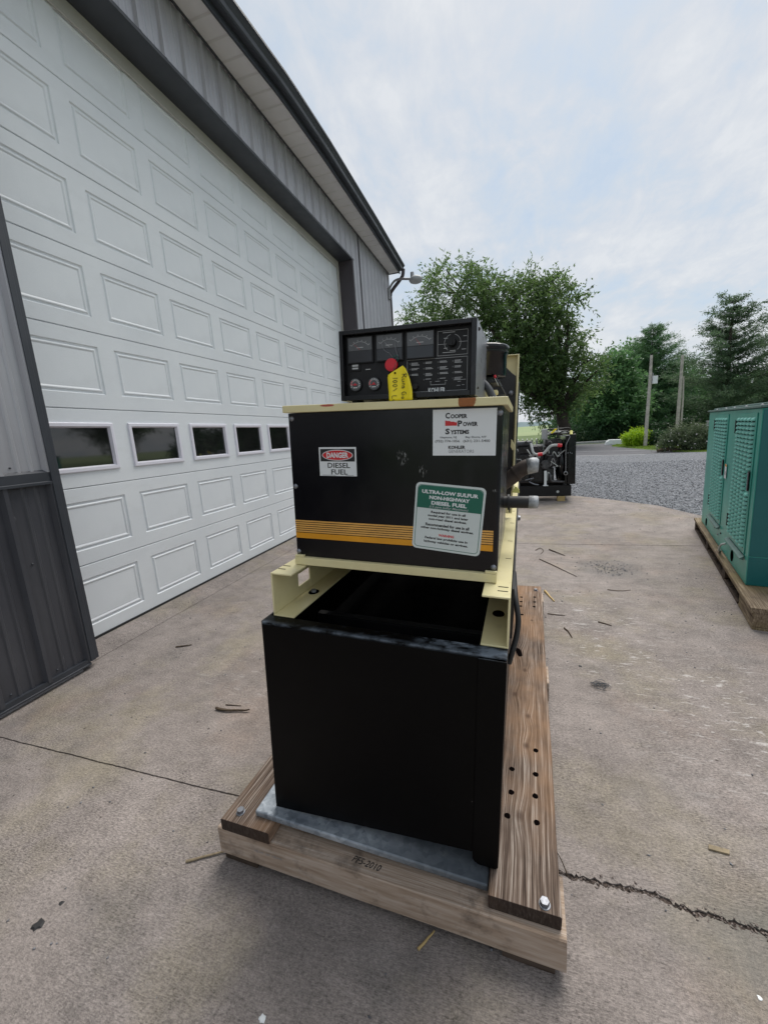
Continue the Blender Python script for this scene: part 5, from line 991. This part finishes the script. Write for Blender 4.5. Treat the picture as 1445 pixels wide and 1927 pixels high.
for d_, (y0, y1) in enumerate(((0.09, 0.66), (1.00, 1.60))):
    m = MB(); m.box(-0.006, -0.0005, y0, y1, 0.185, 1.125); dr = m.build('door', MAT['teal'], tgn, 0.002)
    for c_ in range(5):
        for r_ in range(30):
            y = y0 + 0.075 + c_ * (y1 - y0 - 0.15) / 4; z = 0.235 + r_ * 0.0292
            if c_ <= 1 and abs(z - 0.685) < 0.075 and c_ == 0: continue
            o = bpy.data.objects.new('louvre', lmesh); COL.objects.link(o); o.parent = dr; o.location = (-0.0062, y, z)
    m = MB(); m.box(-0.016, -0.0065, y0 + 0.025, y0 + 0.060, 0.615, 0.745); h_ = m.build('handle', MAT['black'], dr, 0.012, 3)
    for z in (0.26, 0.98):
        m = MB(); m.cyl((-0.010, y1 + 0.006, z), (-0.010, y1 + 0.006, z + 0.10), 0.007, 0.007, 8); m.build('hinge', MAT['rubber'], dr)
    m = MB(); m.prism([(-0.0065, 0.150), (-0.030, 0.158), (-0.030, 0.162), (-0.0065, 0.180)], 1, y0 - 0.02, y1 - 0.05); m.build('drip_ledge', MAT['teal_scuff'], tgn, 0.001)
m = MB(); m.box(-0.0068, -0.0062, 0.90, 0.975, 0.60, 0.72, 0); m.box(-0.0072, -0.0069, 0.902, 0.973, 0.70, 0.718, 1); m.box(-0.0072, -0.0069, 0.91, 0.965, 0.63, 0.66, 2); m.build('warning_label', [MAT['white'], MAT['orange'], MAT['dimwhite']], tgn)
for y, z, r_ in ((1.71, 0.060, 0.034), (0.45, 0.072, 0.038)):
    m = MB(); m.lathe([(r_, 0.0), (r_ * 1.12, 0.003), (r_ * 1.15, 0.0)], c=(-0.0005, y, z), axis=(-1, 0, 0), n=20); m.add([(-0.0012, y + r_ * math.cos(i * 0.3142), z + r_ * math.sin(i * 0.3142)) for i in range(20)], [tuple(range(20))]); m.build('vent_opening', MAT['hole'], tgn)
m = MB(); m.tube(spline([(-0.01, 0.64, 0.115), (-0.035, 0.66, 0.10), (-0.04, 0.70, 0.06), (-0.03, 0.76, 0.02), (-0.012, 0.84, 0.005)], 5), 0.008, 8); m.build('drain_hose', MAT['silicone'], tgn)
for y, z in ((1.2, .12), (1.05, .09), (1.32, .14), (0.93, .13), (1.55, 0.13)):
    m = MB(); m.lathe([(0.0, 0.008), (0.007, 0.006), (0.009, 0.0)], axis=(-1, 0, 0), n=8); o = m.build('rivet', MAT['zinc'] if y == 1.05 else MAT['rubber'], tgn); o.location = (-0.0006, y, z)
m = MB(); m.box(0, 0.30, 0, 0.09, 0, 0.02); o = m.build('offcut', MAT['splint'], None, 0.002); o.location = tw_ @ Vector((0.20, 0.06, 0.136)); o.rotation_euler = (0, 0, tang + R(-6)); 
bpy.data.objects.remove(o)
board('deck_board', 0.19 + 0.02, 0.86 - 0.02, 0.30, 0.39, 0.105, 0.125, MAT['beam'], tp, 4.0)

# ------------------------------------------------------------------ trees and other planting
def leafmesh(name, C_, D_, L, W, tone, mat, parent, droop=0.0, kind=None):
    """many leaf-sized diamonds: centres C_, long directions D_, lengths L, widths W"""
    n_ = len(C_); D_ = D_ / np.linalg.norm(D_, axis=1, keepdims=True); Rn = nr.randn(n_, 3); U = np.cross(D_, Rn); U /= np.linalg.norm(U, axis=1, keepdims=True)
    L = L[:, None]; W = W[:, None]; Nn = np.cross(D_, U)
    V = np.stack([C_, C_ + D_ * L * 0.45 + U * W * 0.5 + Nn * W * 0.15, C_ + D_ * L - Nn * L * 0.08, C_ + D_ * L * 0.45 - U * W * 0.5 + Nn * W * 0.15], 1).reshape(-1, 3)
    me = bpy.data.meshes.new(name); me.vertices.add(n_ * 4); me.vertices.foreach_set('co', V.astype(np.float32).ravel()); me.loops.add(n_ * 4); me.loops.foreach_set('vertex_index', np.arange(n_ * 4, dtype=np.int32))
    me.polygons.add(n_); me.polygons.foreach_set('loop_start', np.arange(0, n_ * 4, 4, dtype=np.int32)); me.polygons.foreach_set('loop_total', np.full(n_, 4, np.int32))
    at = me.attributes.new('tone', 'FLOAT', 'FACE'); at.data.foreach_set('value', np.clip(tone, 0, 1).astype(np.float32)); me.update(calc_edges=True); me.materials.append(mat)
    o = bpy.data.objects.new(name, me); COL.objects.link(o); o.parent = parent
    if kind: o['kind'] = kind
    return o
def sprays(cent, nt, nl, tlen, llen, lwid, up=0.3, jit=0.35, flat=1.0, outward=None):
    """twigs radiating from each clump centre, leaves paired along each twig"""
    n_ = len(cent); T = nr.randn(n_, nt, 3); T[..., 2] = T[..., 2] * flat + up
    if outward is not None: T += outward[:, None, :] * 1.3
    T /= np.linalg.norm(T, axis=2, keepdims=True); tl = tlen * (0.5 + nr.rand(n_, nt, 1))
    t = (np.arange(nl) + 0.6) / nl; P = cent[:, None, None, :] + T[:, :, None, :] * tl[:, :, None, :] * t[None, None, :, None]
    P[..., 2] -= 0.12 * tl * t[None, None, :] ** 2
    Dd = T[:, :, None, :] * 0.6 + nr.randn(n_, nt, nl, 3) * 0.55; Dd[..., 2] -= 0.25
    P += nr.randn(*P.shape) * 0.03; N_ = n_ * nt * nl
    tone = np.clip(0.42 + 0.24 * nr.randn(n_)[:, None, None] + 0.16 * nr.randn(n_, nt, nl), 0, 1)
    return P.reshape(-1, 3), Dd.reshape(-1, 3), llen * (0.6 + 0.8 * nr.rand(N_)), lwid * (0.7 + 0.6 * nr.rand(N_)), tone.ravel()
def limb(m, a, b, r0, r1, seed, n=6):
    a = Vector(a); b = Vector(b); pts = []
    for i in range(6):
        t = i / 5; p = a.lerp(b, t); w_ = (b - a).length * 0.07 * math.sin(t * math.pi)
        p += Vector((mnoise.noise(Vector((seed, t * 3, 0))), mnoise.noise(Vector((seed, t * 3, 9))), 0.3 * mnoise.noise(Vector((seed, t * 3, 5))) + 0.5)) * w_; pts.append(p)
    m.tube(pts, r0, n, rs=[r0 + (r1 - r0) * (i / 5) for i in range(6)])
def pt(az, el, d): return Vector((math.sin(R(az)) * d, math.cos(R(az)) * d, CAMZ + math.tan(R(el)) * d))
def broadleaf(name, label, base, blobs, nclump, mat, nt=6, nl=9, tlen=0.75, llen=0.17, lwid=0.07, trunk_r=0.3, group=None, depth=1.0, fork=0.3, seedv=1):
    """base: trunk foot; blobs: (centre, radius) lobes of the crown in world space"""
    root = empty(name, base); tag(root, label, 'tree', group); B = Vector(base)
    W = np.array([r_ ** 2 for c_, r_ in blobs]); W = W / W.sum(); pick = nr.choice(len(blobs), nclump, p=W)
    Cc = np.array([tuple(Vector(c_) - B) for c_, r_ in blobs])[pick]; Rr_ = np.array([r_ for c_, r_ in blobs])[pick]
    U = nr.randn(nclump, 3); U /= np.linalg.norm(U, axis=1, keepdims=True); rad = (0.35 + 0.65 * nr.rand(nclump) ** 0.5)
    cent = Cc + U * (rad * Rr_)[:, None] * [1, depth, 0.85]
    out = U * (rad[:, None] > 0.7)
    leafmesh('crown', *sprays(cent, nt, nl, tlen, llen, lwid, outward=out * 0.6), mat, root)
    m = MB(); top = max(c_[2] for c_, r_ in blobs) - B.z; mean = sum((Vector(c_) - B for c_, r_ in blobs), Vector()) / len(blobs)
    fk = Vector((mean.x * 0.12, mean.y * 0.12, max(0.6, min(2.2, top * fork))))
    m.tube([Vector((0, 0, -0.1)), Vector((0, 0, 0.15)), fk * 0.5, fk], trunk_r, 10, rs=[trunk_r * 1.5, trunk_r * 1.15, trunk_r, trunk_r * 0.85])
    for i, (c_, r_) in enumerate(blobs):
        e = Vector(c_) - B; limb(m, fk, e, trunk_r * 0.42, 0.03, i + seedv)
    for i in range(0, nclump, 3):
        c_, r_ = blobs[pick[i]]; e = Vector(c_) - B; m.tube([e, Vector(cent[i])], 0.03, 4, rs=[0.035, 0.010])
    m.build('trunk', MAT['trunk'], root); return root
def conifer(name, label, base, h, r, mat, seed=0, nwh=26, group=None, irregular=0.3, bare=0.08, up=0.15, nb=7, tl=0.5):
    root = empty(name, base); tag(root, label, 'tree', group); rg = np.random.RandomState(seed); m = MB()
    m.tube([(0, 0, -0.1), (0, 0, h * 0.4), (0.02 * h * (rg.rand() - .5), 0, h * 0.75), (0, 0, h)], 0.2, 8, rs=[h * 0.024, h * 0.017, h * 0.009, 0.015])
    C_ = []; O_ = []; TL = []
    for w_ in range(nwh):
        t = bare + (1 - bare) * (w_ / nwh) ** 0.9; z = h * t; L = r * (1 - t) ** 0.72 * (1 + irregular * rg.randn() * 0.4) + 0.12
        for b in range(nb):
            a = rg.rand() * 6.28; l = L * (0.65 + 0.5 * rg.rand()); d = np.array([math.cos(a), math.sin(a), up + 0.25 * rg.rand() + 0.5 * t ** 3]); e = d * l + [0, 0, z]
            m.tube([(0, 0, z), tuple(d * l * 0.5 + [0, 0, z - 0.03 * l]), tuple(e)], 0.02, 4, rs=[0.012 + 0.008 * l, 0.012, 0.004])
            k_ = max(2, int(l / 0.20))
            for q in range(k_):
                s_ = (q + 0.9) / k_; C_.append(d * l * s_ + [0, 0, z - 0.04 * l * math.sin(s_ * 3.1)] + rg.randn(3) * 0.06 * l * [1, 1, .5]); O_.append([d[0] * 0.9, d[1] * 0.9, 0.35]); TL.append(tl * (0.35 + 0.65 * min(1.0, l / 1.6)))
    m.build('trunk', MAT['trunk'], root); C_ = np.array(C_); O_ = np.array(O_)
    P, D_, L_, W_, tone = sprays(C_, 6, 8, np.array(TL)[:, None, None], 0.13, 0.034, up=0.10, flat=0.22, outward=O_)
    leafmesh('crown', P, D_, L_, W_, tone, mat, root); return root
# big walnut-like tree behind the generator
mb_ = [(-6.5, 16.8, 1.75), (-10.6, 13.9, 1.35), (-13.0, 14.6, 0.5), (-2.6, 15.6, 1.7), (-5.2, 12.2, 2.1), (0.5, 13.8, 1.75), (3.9, 15.4, 1.35), (5.6, 13.4, 1.15), (6.9, 14.8, 0.45), (6.9, 12.2, 0.5), (2.9, 10.4, 2.1), (5.8, 9.2, 1.5), (8.9, 7.2, 0.8), (10.3, 6.2, 0.4), (7.4, 5.3, 1.5), (3.8, 5.6, 1.9), (1.4, 7.2, 1.6), (5.6, 3.2, 1.25), (3.4, 2.6, 0.8), (4.2, 1.2, 0.6), (2.6, 3.2, 0.5), (8.6, 3.8, 0.9), (-9.4, 10.4, 1.2), (-7.6, 19.4, 0.5), (-4.4, 19.6, 0.5), (2.0, 16.9, 0.6), (5.0, 17.0, 0.5), (0.6, 10.5, 1.5)]
blobs = [(pt(a, e, 26 + rng.uniform(-1.2, 1.2)), r_) for a, e, r_ in mb_]
big_t = broadleaf('broadleaf_tree', 'large spreading broadleaf tree with feathery leaves rising behind the control box', (3.12, 25.9, -0.03), blobs, 780, MAT['leaf_main'], nt=6, nl=10, tlen=0.78, llen=0.20, lwid=0.075, trunk_r=0.36, fork=0.18)
blobs = [(pt(11.6, 4.6, 33), 1.6), (pt(10.6, 2.6, 33), 1.7), (pt(12.7, 2.4, 33), 1.7), (pt(12.2, 6.3, 33), 1.0), (pt(13.4, 0.6, 32), 1.4), (pt(9.9, 0.3, 32), 1.2), (pt(11.5, 0.2, 32), 1.4)]
broadleaf('leafy_tree', 'mid green leafy tree with low foliage just right of the big broadleaf tree', (6.6, 32.2, -0.05), blobs, 420, MAT['leaf_mid'], nt=6, nl=8, tlen=0.7, llen=0.22, lwid=0.12, trunk_r=0.22, fork=0.12)
blobs = [(pt(13.9, 5.4, 40), 1.5), (pt(13.2, 7.4, 40), 0.9), (pt(14.6, 3.2, 40), 2.0), (pt(16.4, 3.4, 40), 2.0), (pt(18.0, 3.0, 40), 1.5), (pt(15.2, 0.8, 39), 1.9), (pt(17.3, 0.6, 39), 1.9), (pt(14.0, 6.6, 40), 1.0)]
broadleaf('leafy_tree', 'broad green tree spreading low behind the two utility poles', (10.8, 38.6, -0.05), blobs, 420, MAT['leaf_mid'], nt=6, nl=8, tlen=0.8, llen=0.25, lwid=0.13, trunk_r=0.28, fork=0.12)
conifer('pine_tree', 'dark pine with a pointed ragged top rising behind the pole with the white box', (10.2, 36.6, -0.05), 7.9, 3.4, MAT['needle2'], 5, 21, nb=10, tl=0.5, up=0.25)
conifer('pine_tree', 'tall dark pine with uneven open branches above the teal generator', (11.6, 28.2, -0.05), 7.4, 3.2, MAT['needle'], 9, 17, irregular=0.8, nb=9, tl=0.45, up=0.2)
conifer('pine_tree', 'dark pine partly cut by the right edge of the view', (15.0, 29.0, -0.05), 6.0, 3.0, MAT['needle'], 14, 16, irregular=0.6, nb=9, tl=0.42)
blobs = [(pt(20.2, 2.6, 44), 1.8), (pt(19.0, 1.2, 44), 1.6), (pt(21.6, 1.0, 43), 2.0), (pt(23.2, 1.6, 43), 2.0), (pt(25, 1.4, 43), 2.0), (pt(19.7, -0.6, 40), 1.2)]
broadleaf('leafy_tree', 'lighter green tree filling the gap between the two pines', (16.0, 40.6, -0.05), blobs, 260, MAT['leaf_mid'], nt=6, nl=8, tlen=0.85, llen=0.26, lwid=0.14, trunk_r=0.25, fork=0.15)
# understory, dark and dense, right along the far roadside
def shrub(name, label, cat, base, blobs, ncl, mat, nt=6, nl=7, tlen=0.3, llen=0.07, lwid=0.04, flowers=0, group=None, kind=None):
    root = empty(name, base); B = Vector(base)
    if kind: tag(root, label, None, None, kind)
    else: tag(root, label, cat, group)
    W = np.array([r_ ** 2 for c_, r_ in blobs]); pick = nr.choice(len(blobs), ncl, p=W / W.sum())
    Cc = np.array([c_ for c_, r_ in blobs])[pick]; Rr_ = np.array([r_ for c_, r_ in blobs])[pick]; U = nr.randn(ncl, 3); U /= np.linalg.norm(U, axis=1, keepdims=True); rad = 0.3 + 0.7 * nr.rand(ncl) ** 0.5
    cent = Cc + U * (rad * Rr_)[:, None] * [1, 1, 0.8]; cent[:, 2] = np.maximum(cent[:, 2], 0.05)
    leafmesh('foliage', *sprays(cent, nt, nl, tlen, llen, lwid, up=0.35, outward=U * 0.5), mat, root)
    m = MB()
    for i in range(min(26, ncl)): m.tube([(rng.uniform(-.08, .08), rng.uniform(-.08, .08), -0.05), tuple(Vector(cent[i]) * 0.5 + Vector((0, 0, .05))), tuple(cent[i])], 0.012, 4, rs=[0.018, 0.012, 0.005])
    m.build('stem', MAT['trunk'], root)
    if flowers:
        i_ = nr.choice(ncl, flowers); P = cent[i_] + U[i_] * 0.10 + nr.randn(flowers, 3) * 0.06; m = MB(); V = []; F = []
        for p in P:
            s_ = 0.022 + 0.016 * rng.random(); o = len(V); q = Quaternion((rng.random() - .5, rng.random() - .5, rng.random() - .5, 1)).normalized()
            V += [Vector(p) + q @ Vector(v_) * s_ for v_ in ((1, 0, 0), (0, 1, 0), (-1, 0, 0), (0, -1, 0), (0, 0, .6))]; F += [(o, o + 1, o + 4), (o + 1, o + 2, o + 4), (o + 2, o + 3, o + 4), (o + 3, o, o + 4)]
        m.add(V, F); fo = m.build('blossom', MAT['blossom'], root); fo['kind'] = 'stuff'
    return root
und = [((x, 0.3 * math.sin(x * 2), 0.45 + 0.25 * math.sin(x * 3.1)), 0.75) for x in np.arange(-2.6, 6.8, 0.75)]
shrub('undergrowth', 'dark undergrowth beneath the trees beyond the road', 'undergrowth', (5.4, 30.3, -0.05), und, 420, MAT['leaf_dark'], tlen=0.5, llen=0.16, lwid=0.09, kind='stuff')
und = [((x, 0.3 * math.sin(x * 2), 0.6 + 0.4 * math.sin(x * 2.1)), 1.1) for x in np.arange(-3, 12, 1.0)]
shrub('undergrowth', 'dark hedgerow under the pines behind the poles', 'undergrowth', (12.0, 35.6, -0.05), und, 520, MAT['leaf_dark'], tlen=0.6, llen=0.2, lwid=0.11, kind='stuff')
shrub('lime_bush', 'bright yellow-green bush at the foot of the pole with the white box', 'bush', (5.85, 22.35, -0.05), [((-0.22, 0, 0.42), 0.36), ((0.05, 0.05, 0.50), 0.38), ((0.3, 0.1, 0.38), 0.32), ((-0.05, -0.1, 0.3), 0.36), ((-0.36, 0, 0.3), 0.24)], 240, MAT['leaf_lime'], tlen=0.22, llen=0.075, lwid=0.035)
shrub('green_bush', 'darker green bush just right of the lime bush behind the pole', 'bush', (6.55, 22.3, -0.05), [((0, 0, 0.35), 0.36), ((0.2, 0, 0.3), 0.32), ((-0.2, 0, 0.3), 0.3)], 170, MAT['leaf_dark'], tlen=0.22, llen=0.075, lwid=0.04)
shrub('flowering_bush', 'grey-green bush dotted with white blossom left of the teal generator', 'bush', (6.25, 17.9, -0.02), [((-0.62, 0, 0.28), 0.32), ((-0.25, 0.1, 0.55), 0.42), ((0.2, 0.1, 0.62), 0.46), ((0.65, 0.1, 0.52), 0.42), ((0.0, -0.15, 0.35), 0.42), ((0.5, -0.1, 0.3), 0.36), ((0.95, 0.1, 0.5), 0.35)], 420, MAT['leaf_grey'], tlen=0.22, llen=0.06, lwid=0.03, flowers=240)
# woodland mass far behind
P = []
for i in range(950):
    a = 6 + 34 * rng.random(); d = 58 + 14 * rng.random(); hh2 = 0.5 + (2.6 + 1.2 * math.sin(a * 1.7) + 0.8 * math.sin(a * 4.1)) * rng.random(); P.append((math.sin(R(a)) * d, math.cos(R(a)) * d, hh2))
P = np.array(P); o = leafmesh('woodland', *sprays(P, 6, 7, 1.4, 0.5, 0.3), MAT['leaf_dark'], None); tag(o, 'distant woodland closing the view behind the nearer trees', kind='stuff')
# grass verges
def verge(name, poly, n_, label, h=0.05):
    xs = [p[0] for p in poly]; ys = [p[1] for p in poly]; pts = []
    def inside(x, y):
        c_ = False; j = len(poly) - 1
        for i in range(len(poly)):
            if (poly[i][1] > y) != (poly[j][1] > y) and x < (poly[j][0] - poly[i][0]) * (y - poly[i][1]) / (poly[j][1] - poly[i][1]) + poly[i][0]: c_ = not c_
            j = i
        return c_
    while len(pts) < n_:
        x, y = rng.uniform(min(xs), max(xs)), rng.uniform(min(ys), max(ys))
        if inside(x, y): pts.append((x, y, -0.02))
    P = np.array(pts); D_ = nr.randn(n_, 3) * 0.5; D_[:, 2] = 1.0
    o = leafmesh(name, P, D_, h * (0.6 + 0.8 * nr.rand(n_)), np.full(n_, 0.014), 0.5 + 0.25 * nr.randn(n_), MAT['blade'], None); tag(o, label, kind='stuff')
verge('grass', [(4.9, 23.3), (5.45, 19.5), (6.1, 19.2), (8.6, 21.0), (9, 26), (6, 26.5)], 16000, 'short mown grass around the lime bush and pole')
verge('grass', [(5.65, 17.5), (6.3, 16.8), (9.5, 15.9), (10, 19), (6.3, 18.6)], 11000, 'mown grass strip under the flowering bush')
# utility poles
p1 = empty('utility_pole', (6.0, 21.9, -0.03)); tag(p1, 'grey wooden utility pole carrying a small white box', 'pole', 'utility poles by the road'); p1.rotation_euler = (0, R(1.0), 0)
m = MB(); m.tube([(0, 0, 0), (0, 0, 1.3), (0.01, 0, 2.6), (0, 0, 4.05)], 0.1, 12, rs=[0.080, 0.072, 0.064, 0.055]); m.build('shaft', MAT['pole'], p1)
m = MB(); m.box(0.10, 0.29, -0.10, 0.10, 2.80, 3.14); m.build('meter_box', MAT['white'], p1, 0.01)
m = MB(); m.box(0.07, 0.099, -0.02, 0.02, 2.95, 3.0); m.cyl((0.12, 0, 3.13), (0.12, 0, 3.28), 0.018, 0.012, 8); m.cyl((0.085, 0, 2.6), (0.083, 0, 3.3), 0.010, 0.010, 6); m.build('bracket', MAT['dullmetal'], p1)
p2 = empty('utility_pole', (8.45, 25.6, -0.03)); tag(p2, 'bare twin-shafted wooden pole right of the pole with the white box', 'pole', 'utility poles by the road'); p2.rotation_euler = (0, R(0.6), 0)
m = MB(); m.tube([(0, 0, 0), (0, 0, 2.2), (0.0, 0, 4.35)], 0.1, 12, rs=[0.088, 0.078, 0.065]); m.build('shaft', MAT['pole'], p2)
m = MB(); m.tube([(0.175, 0, 0), (0.165, 0, 2.2), (0.11, 0, 3.3)], 0.05, 8, rs=[0.05, 0.042, 0.035]); m.build('brace', MAT['pole'], p2)
# roadside bits
cab = empty('roadside_cabinet', (7.6, 19.4, -0.03)); tag(cab, 'pale grey utility cabinet peeking out behind the teal generator top corner', 'cabinet')
m = MB(); m.box(-0.16, 0.22, -0.12, 0.12, 0.45, 1.0); m.build('case', MAT['grey'], cab, 0.01); m = MB(); m.box(-0.05, 0.05, -0.05, 0.05, 0, 0.449); m.build('post', MAT['grey'], cab, 0.005); m = MB(); m.box(-0.18, 0.24, -0.14, 0.14, 1.0005, 1.03); m.build('lid', MAT['grey'], cab, 0.005)
lg = empty('driftwood_log', (5.60, 17.75, -0.02), R(18)); tag(lg, 'short weathered log lying at the end of the grass strip by the flowering bush', 'log')
m = MB(); m.tube([(-0.38, 0, 0.07), (-0.1, 0.02, 0.09), (0.15, 0, 0.10), (0.36, 0.03, 0.08)], 0.07, 8, rs=[0.045, 0.07, 0.075, 0.06]); m.build('log', MAT['bark'], lg); m = MB(); m.tube([(0.0, -0.08, 0.06), (0.25, -0.10, 0.07), (0.5, -0.06, 0.05)], 0.05, 7, rs=[0.03, 0.05, 0.03]); m.build('branch', MAT['bark'], lg)
wb = MB(); wb.prism([(-0.42, 0.0), (0.42, 0.0), (0.40, 0.27), (-0.22, 0.29), (-0.36, 0.18)], 1, -0.2, 0.2); wbo = wb.build('white_block', MAT['white'], None, 0.03, 3); wbo.location = (5.32, 24.9, -0.03); tag(wbo, 'low white slanted block standing where the road bends away', 'block')
# white house half hidden by the pines
hs = empty('white_house', (19.5, 50.0, -0.05), R(-20)); tag(hs, 'white house half hidden behind the dark pines', 'house')
m = MB(); m.box(-5, 5, 0, 7, 0, 2.9); m.add([(-5, -0.01, 2.9), (5, -0.01, 2.9), (0, -0.01, 4.6)], [(0, 1, 2)]); m.build('wall', MAT['housewhite'], hs)
m = MB(); m.prism([(-5.3, 2.85), (0, 4.7), (5.3, 2.85), (5.3, 2.97), (0, 4.84), (-5.3, 2.97)], 1, -0.3, 7.3); m.build('roof', MAT['roof'], hs)
for x in (-3.2, -0.6, 2.2):
    m = MB(); m.box(x, x + 0.95, -0.05, -0.012, 1.0, 2.2); wf = m.build('window', MAT['white'], hs, 0.01); m = MB(); m.box(x + 0.09, x + 0.86, -0.056, -0.051, 1.09, 2.11); m.build('pane', MAT['pane'], wf)
for x in (-4.6, -3.6): 
    pass
# trees off to the right: they are what the door windows mirror
for i, (x, y, s_, rz, lb) in enumerate(((17, 10.5, 0.9, 40, 'large leafy tree standing right of the view, mirrored in the first door window'), (23, 25, 1.0, 150, 'large leafy tree right of the view beyond the teal generator'))):
    r_ = big_t.copy(); COL.objects.link(r_); r_.location = (x, y, -0.05); r_.rotation_euler = (0, 0, R(rz)); r_.scale = (s_,) * 3; r_['label'] = lb; r_['group'] = 'leafy trees off to the right'
    for ch in list(big_t.children): c_ = ch.copy(); COL.objects.link(c_); c_.parent = r_

# ------------------------------------------------------------------ small litter on the concrete
def twig(label, pts, r=0.004, mat='bark', cat='twig', group='twigs on the concrete'):
    P = [Vector((x, y, z)) for x, y, z in pts]; b = P[0].copy(); m = MB(); S_ = spline([p - b for p in P], 5); k_ = len(S_)
    for i, p in enumerate(S_): p += Vector((mnoise.noise(p * 40 + b), mnoise.noise(p * 40 - b), 0)) * r * 0.8
    m.tube(S_, r, 6, rs=[r * (1.1 - 0.6 * i / k_) for i in range(k_)]); o = m.build('twig', MAT[mat]); o.location = b; return tag(o, label, cat, group)
twig('thick broken twig with a knobbly red end left of the tank', [(-1.40, 1.452, .008), (-1.34, 1.447, .009), (-1.27, 1.462, .008), (-1.22, 1.470, .012)], 0.0065)
twig('thin short twig just behind the thick broken twig', [(-1.375, 1.49, .003), (-1.33, 1.495, .003), (-1.29, 1.50, .003)], 0.0025)
twig('small pale forked twig near the workshop door', [(-2.11, 1.93, .004), (-2.06, 1.95, .006), (-2.02, 1.975, .004)], 0.005)
twig('long thin brown twig right of the far end of the plank', [(0.259, 4.03, .004), (0.36, 3.86, .005), (0.45, 3.70, .004), (0.523, 3.567, .004)], 0.004)
twig('dark stubby twig above the long thin twig', [(0.375, 4.36, .006), (0.44, 4.25, .008), (0.50, 4.16, .006)], 0.006)
twig('curled brown twig beside the slab joint behind the generator', [(0.24, 4.33, .004), (0.29, 4.40, .008), (0.315, 4.31, .006), (0.28, 4.20, .004)], 0.0035)
twig('thin twig lying between the plank and the grit patch', [(0.70, 3.30, .004), (0.78, 3.28, .005), (0.86, 3.31, .004)], 0.003)
twig('tiny dark twig on the white scuffs', [(0.53, 2.72, .003), (0.57, 2.70, .004), (0.60, 2.68, .003)], 0.004)
twig('bent little twig right of the plank', [(0.315, 2.60, .004), (0.335, 2.55, .006), (0.345, 2.48, .004)], 0.004)
twig('straight dark nail-like twig by the plank edge', [(0.232, 2.80, .003), (0.29, 2.79, .003), (0.34, 2.79, .003)], 0.0035)
twig('dry stalk sticking up out of the crack by the pallet', [(0.145, 1.04, .002), (0.130, 1.06, .03), (0.112, 1.075, .05)], 0.0018)
twig('thin red-brown strip of wood poking out from under the pallet corner', [(-0.985, 0.80, .004), (-0.93, 0.83, .005), (-0.86, 0.87, .006)], 0.004, 'chipwood', 'splinter', 'wood splinters')
twig('yellow splinter lying in front of the crossbeam', [(-0.232, 0.765, .004), (-0.215, 0.79, .005), (-0.200, 0.815, .004)], 0.0035, 'splint', 'splinter', 'wood splinters')
twig('yellow splinter at the far right corner of the plank', [(0.245, 3.20, .01), (0.27, 3.12, .006), (0.295, 3.02, .004)], 0.008, 'splint', 'splinter', 'wood splinters')
m = MB(); m.prism([(-0.026, -0.006), (0.024, -0.010), (0.030, 0.004), (-0.020, 0.010)], 2, 0, 0.006); o = m.build('wood_chip', MAT['chipwood'], None, 0.001); o.location = (0.578, 1.222, 0); tag(o, 'small flat wood chip on the concrete right of the pallet', 'chip')
def fleck(label, loc, s_, mat, seed, cat='debris'):
    k = [(s_ * (0.7 + 0.5 * mnoise.noise(Vector((math.cos(a) * 2, math.sin(a) * 2, seed)))) * math.cos(a) * 1.2, s_ * (0.7 + 0.5 * mnoise.noise(Vector((math.cos(a) * 2, math.sin(a) * 2, seed)))) * math.sin(a), 0) for a in [i * 0.524 for i in range(12)]]
    m = MB(); m.add(k + [(x * .7, y * .7, s_ * .18) for x, y, z in k], [(i, (i + 1) % 12, 12 + (i + 1) % 12, 12 + i) for i in range(12)] + [tuple(range(12, 24))]); o = m.build('fleck', mat); o.location = loc; o.rotation_euler = (0, 0, seed); return tag(o, label, cat)
fleck('flat black rubber scrap on the concrete at the lower left', (-1.268, 0.556, 0.0005), 0.020, MAT['rubber'], 1.3, 'scrap')
fleck('little black crumb just behind the black rubber scrap', (-1.262, 0.612, 0.0005), 0.009, MAT['rubber'], 4.2, 'scrap')
fleck('small white stone chip at the lower right corner', (0.515, 0.872, 0.0005), 0.006, MAT['white'], 2.0, 'chip')
fleck('white chalky chip at the bottom left of the pallet front', (-0.547, 0.555, 0.0005), 0.010, MAT['white'], 3.0, 'chip')
fleck('small dark crumb right of the plank beside the white scuffs', (0.345, 2.17, 0.0005), 0.012, MAT['rubber'], 5.0, 'scrap')
m = MB()
for i in range(26):
    a = rng.random() * 6.28; r_ = 0.012 + 0.024 * rng.random(); c_ = Vector((rng.gauss(0, .012), rng.gauss(0, .010), .004 + .010 * rng.random())); m.tube([c_ + Vector((math.cos(a + t) * r_, math.sin(a + t) * r_ * .7, 0.003 * math.sin(t * 3))) for t in (0, .5, 1.0, 1.5, 2.0)], 0.0012, 4)
o = m.build('wire_tangle', MAT['hose_grey']); o.location = (0.405, 1.994, 0.002); tag(o, 'small tangle of dark wire on the concrete right of the plank', 'wire')
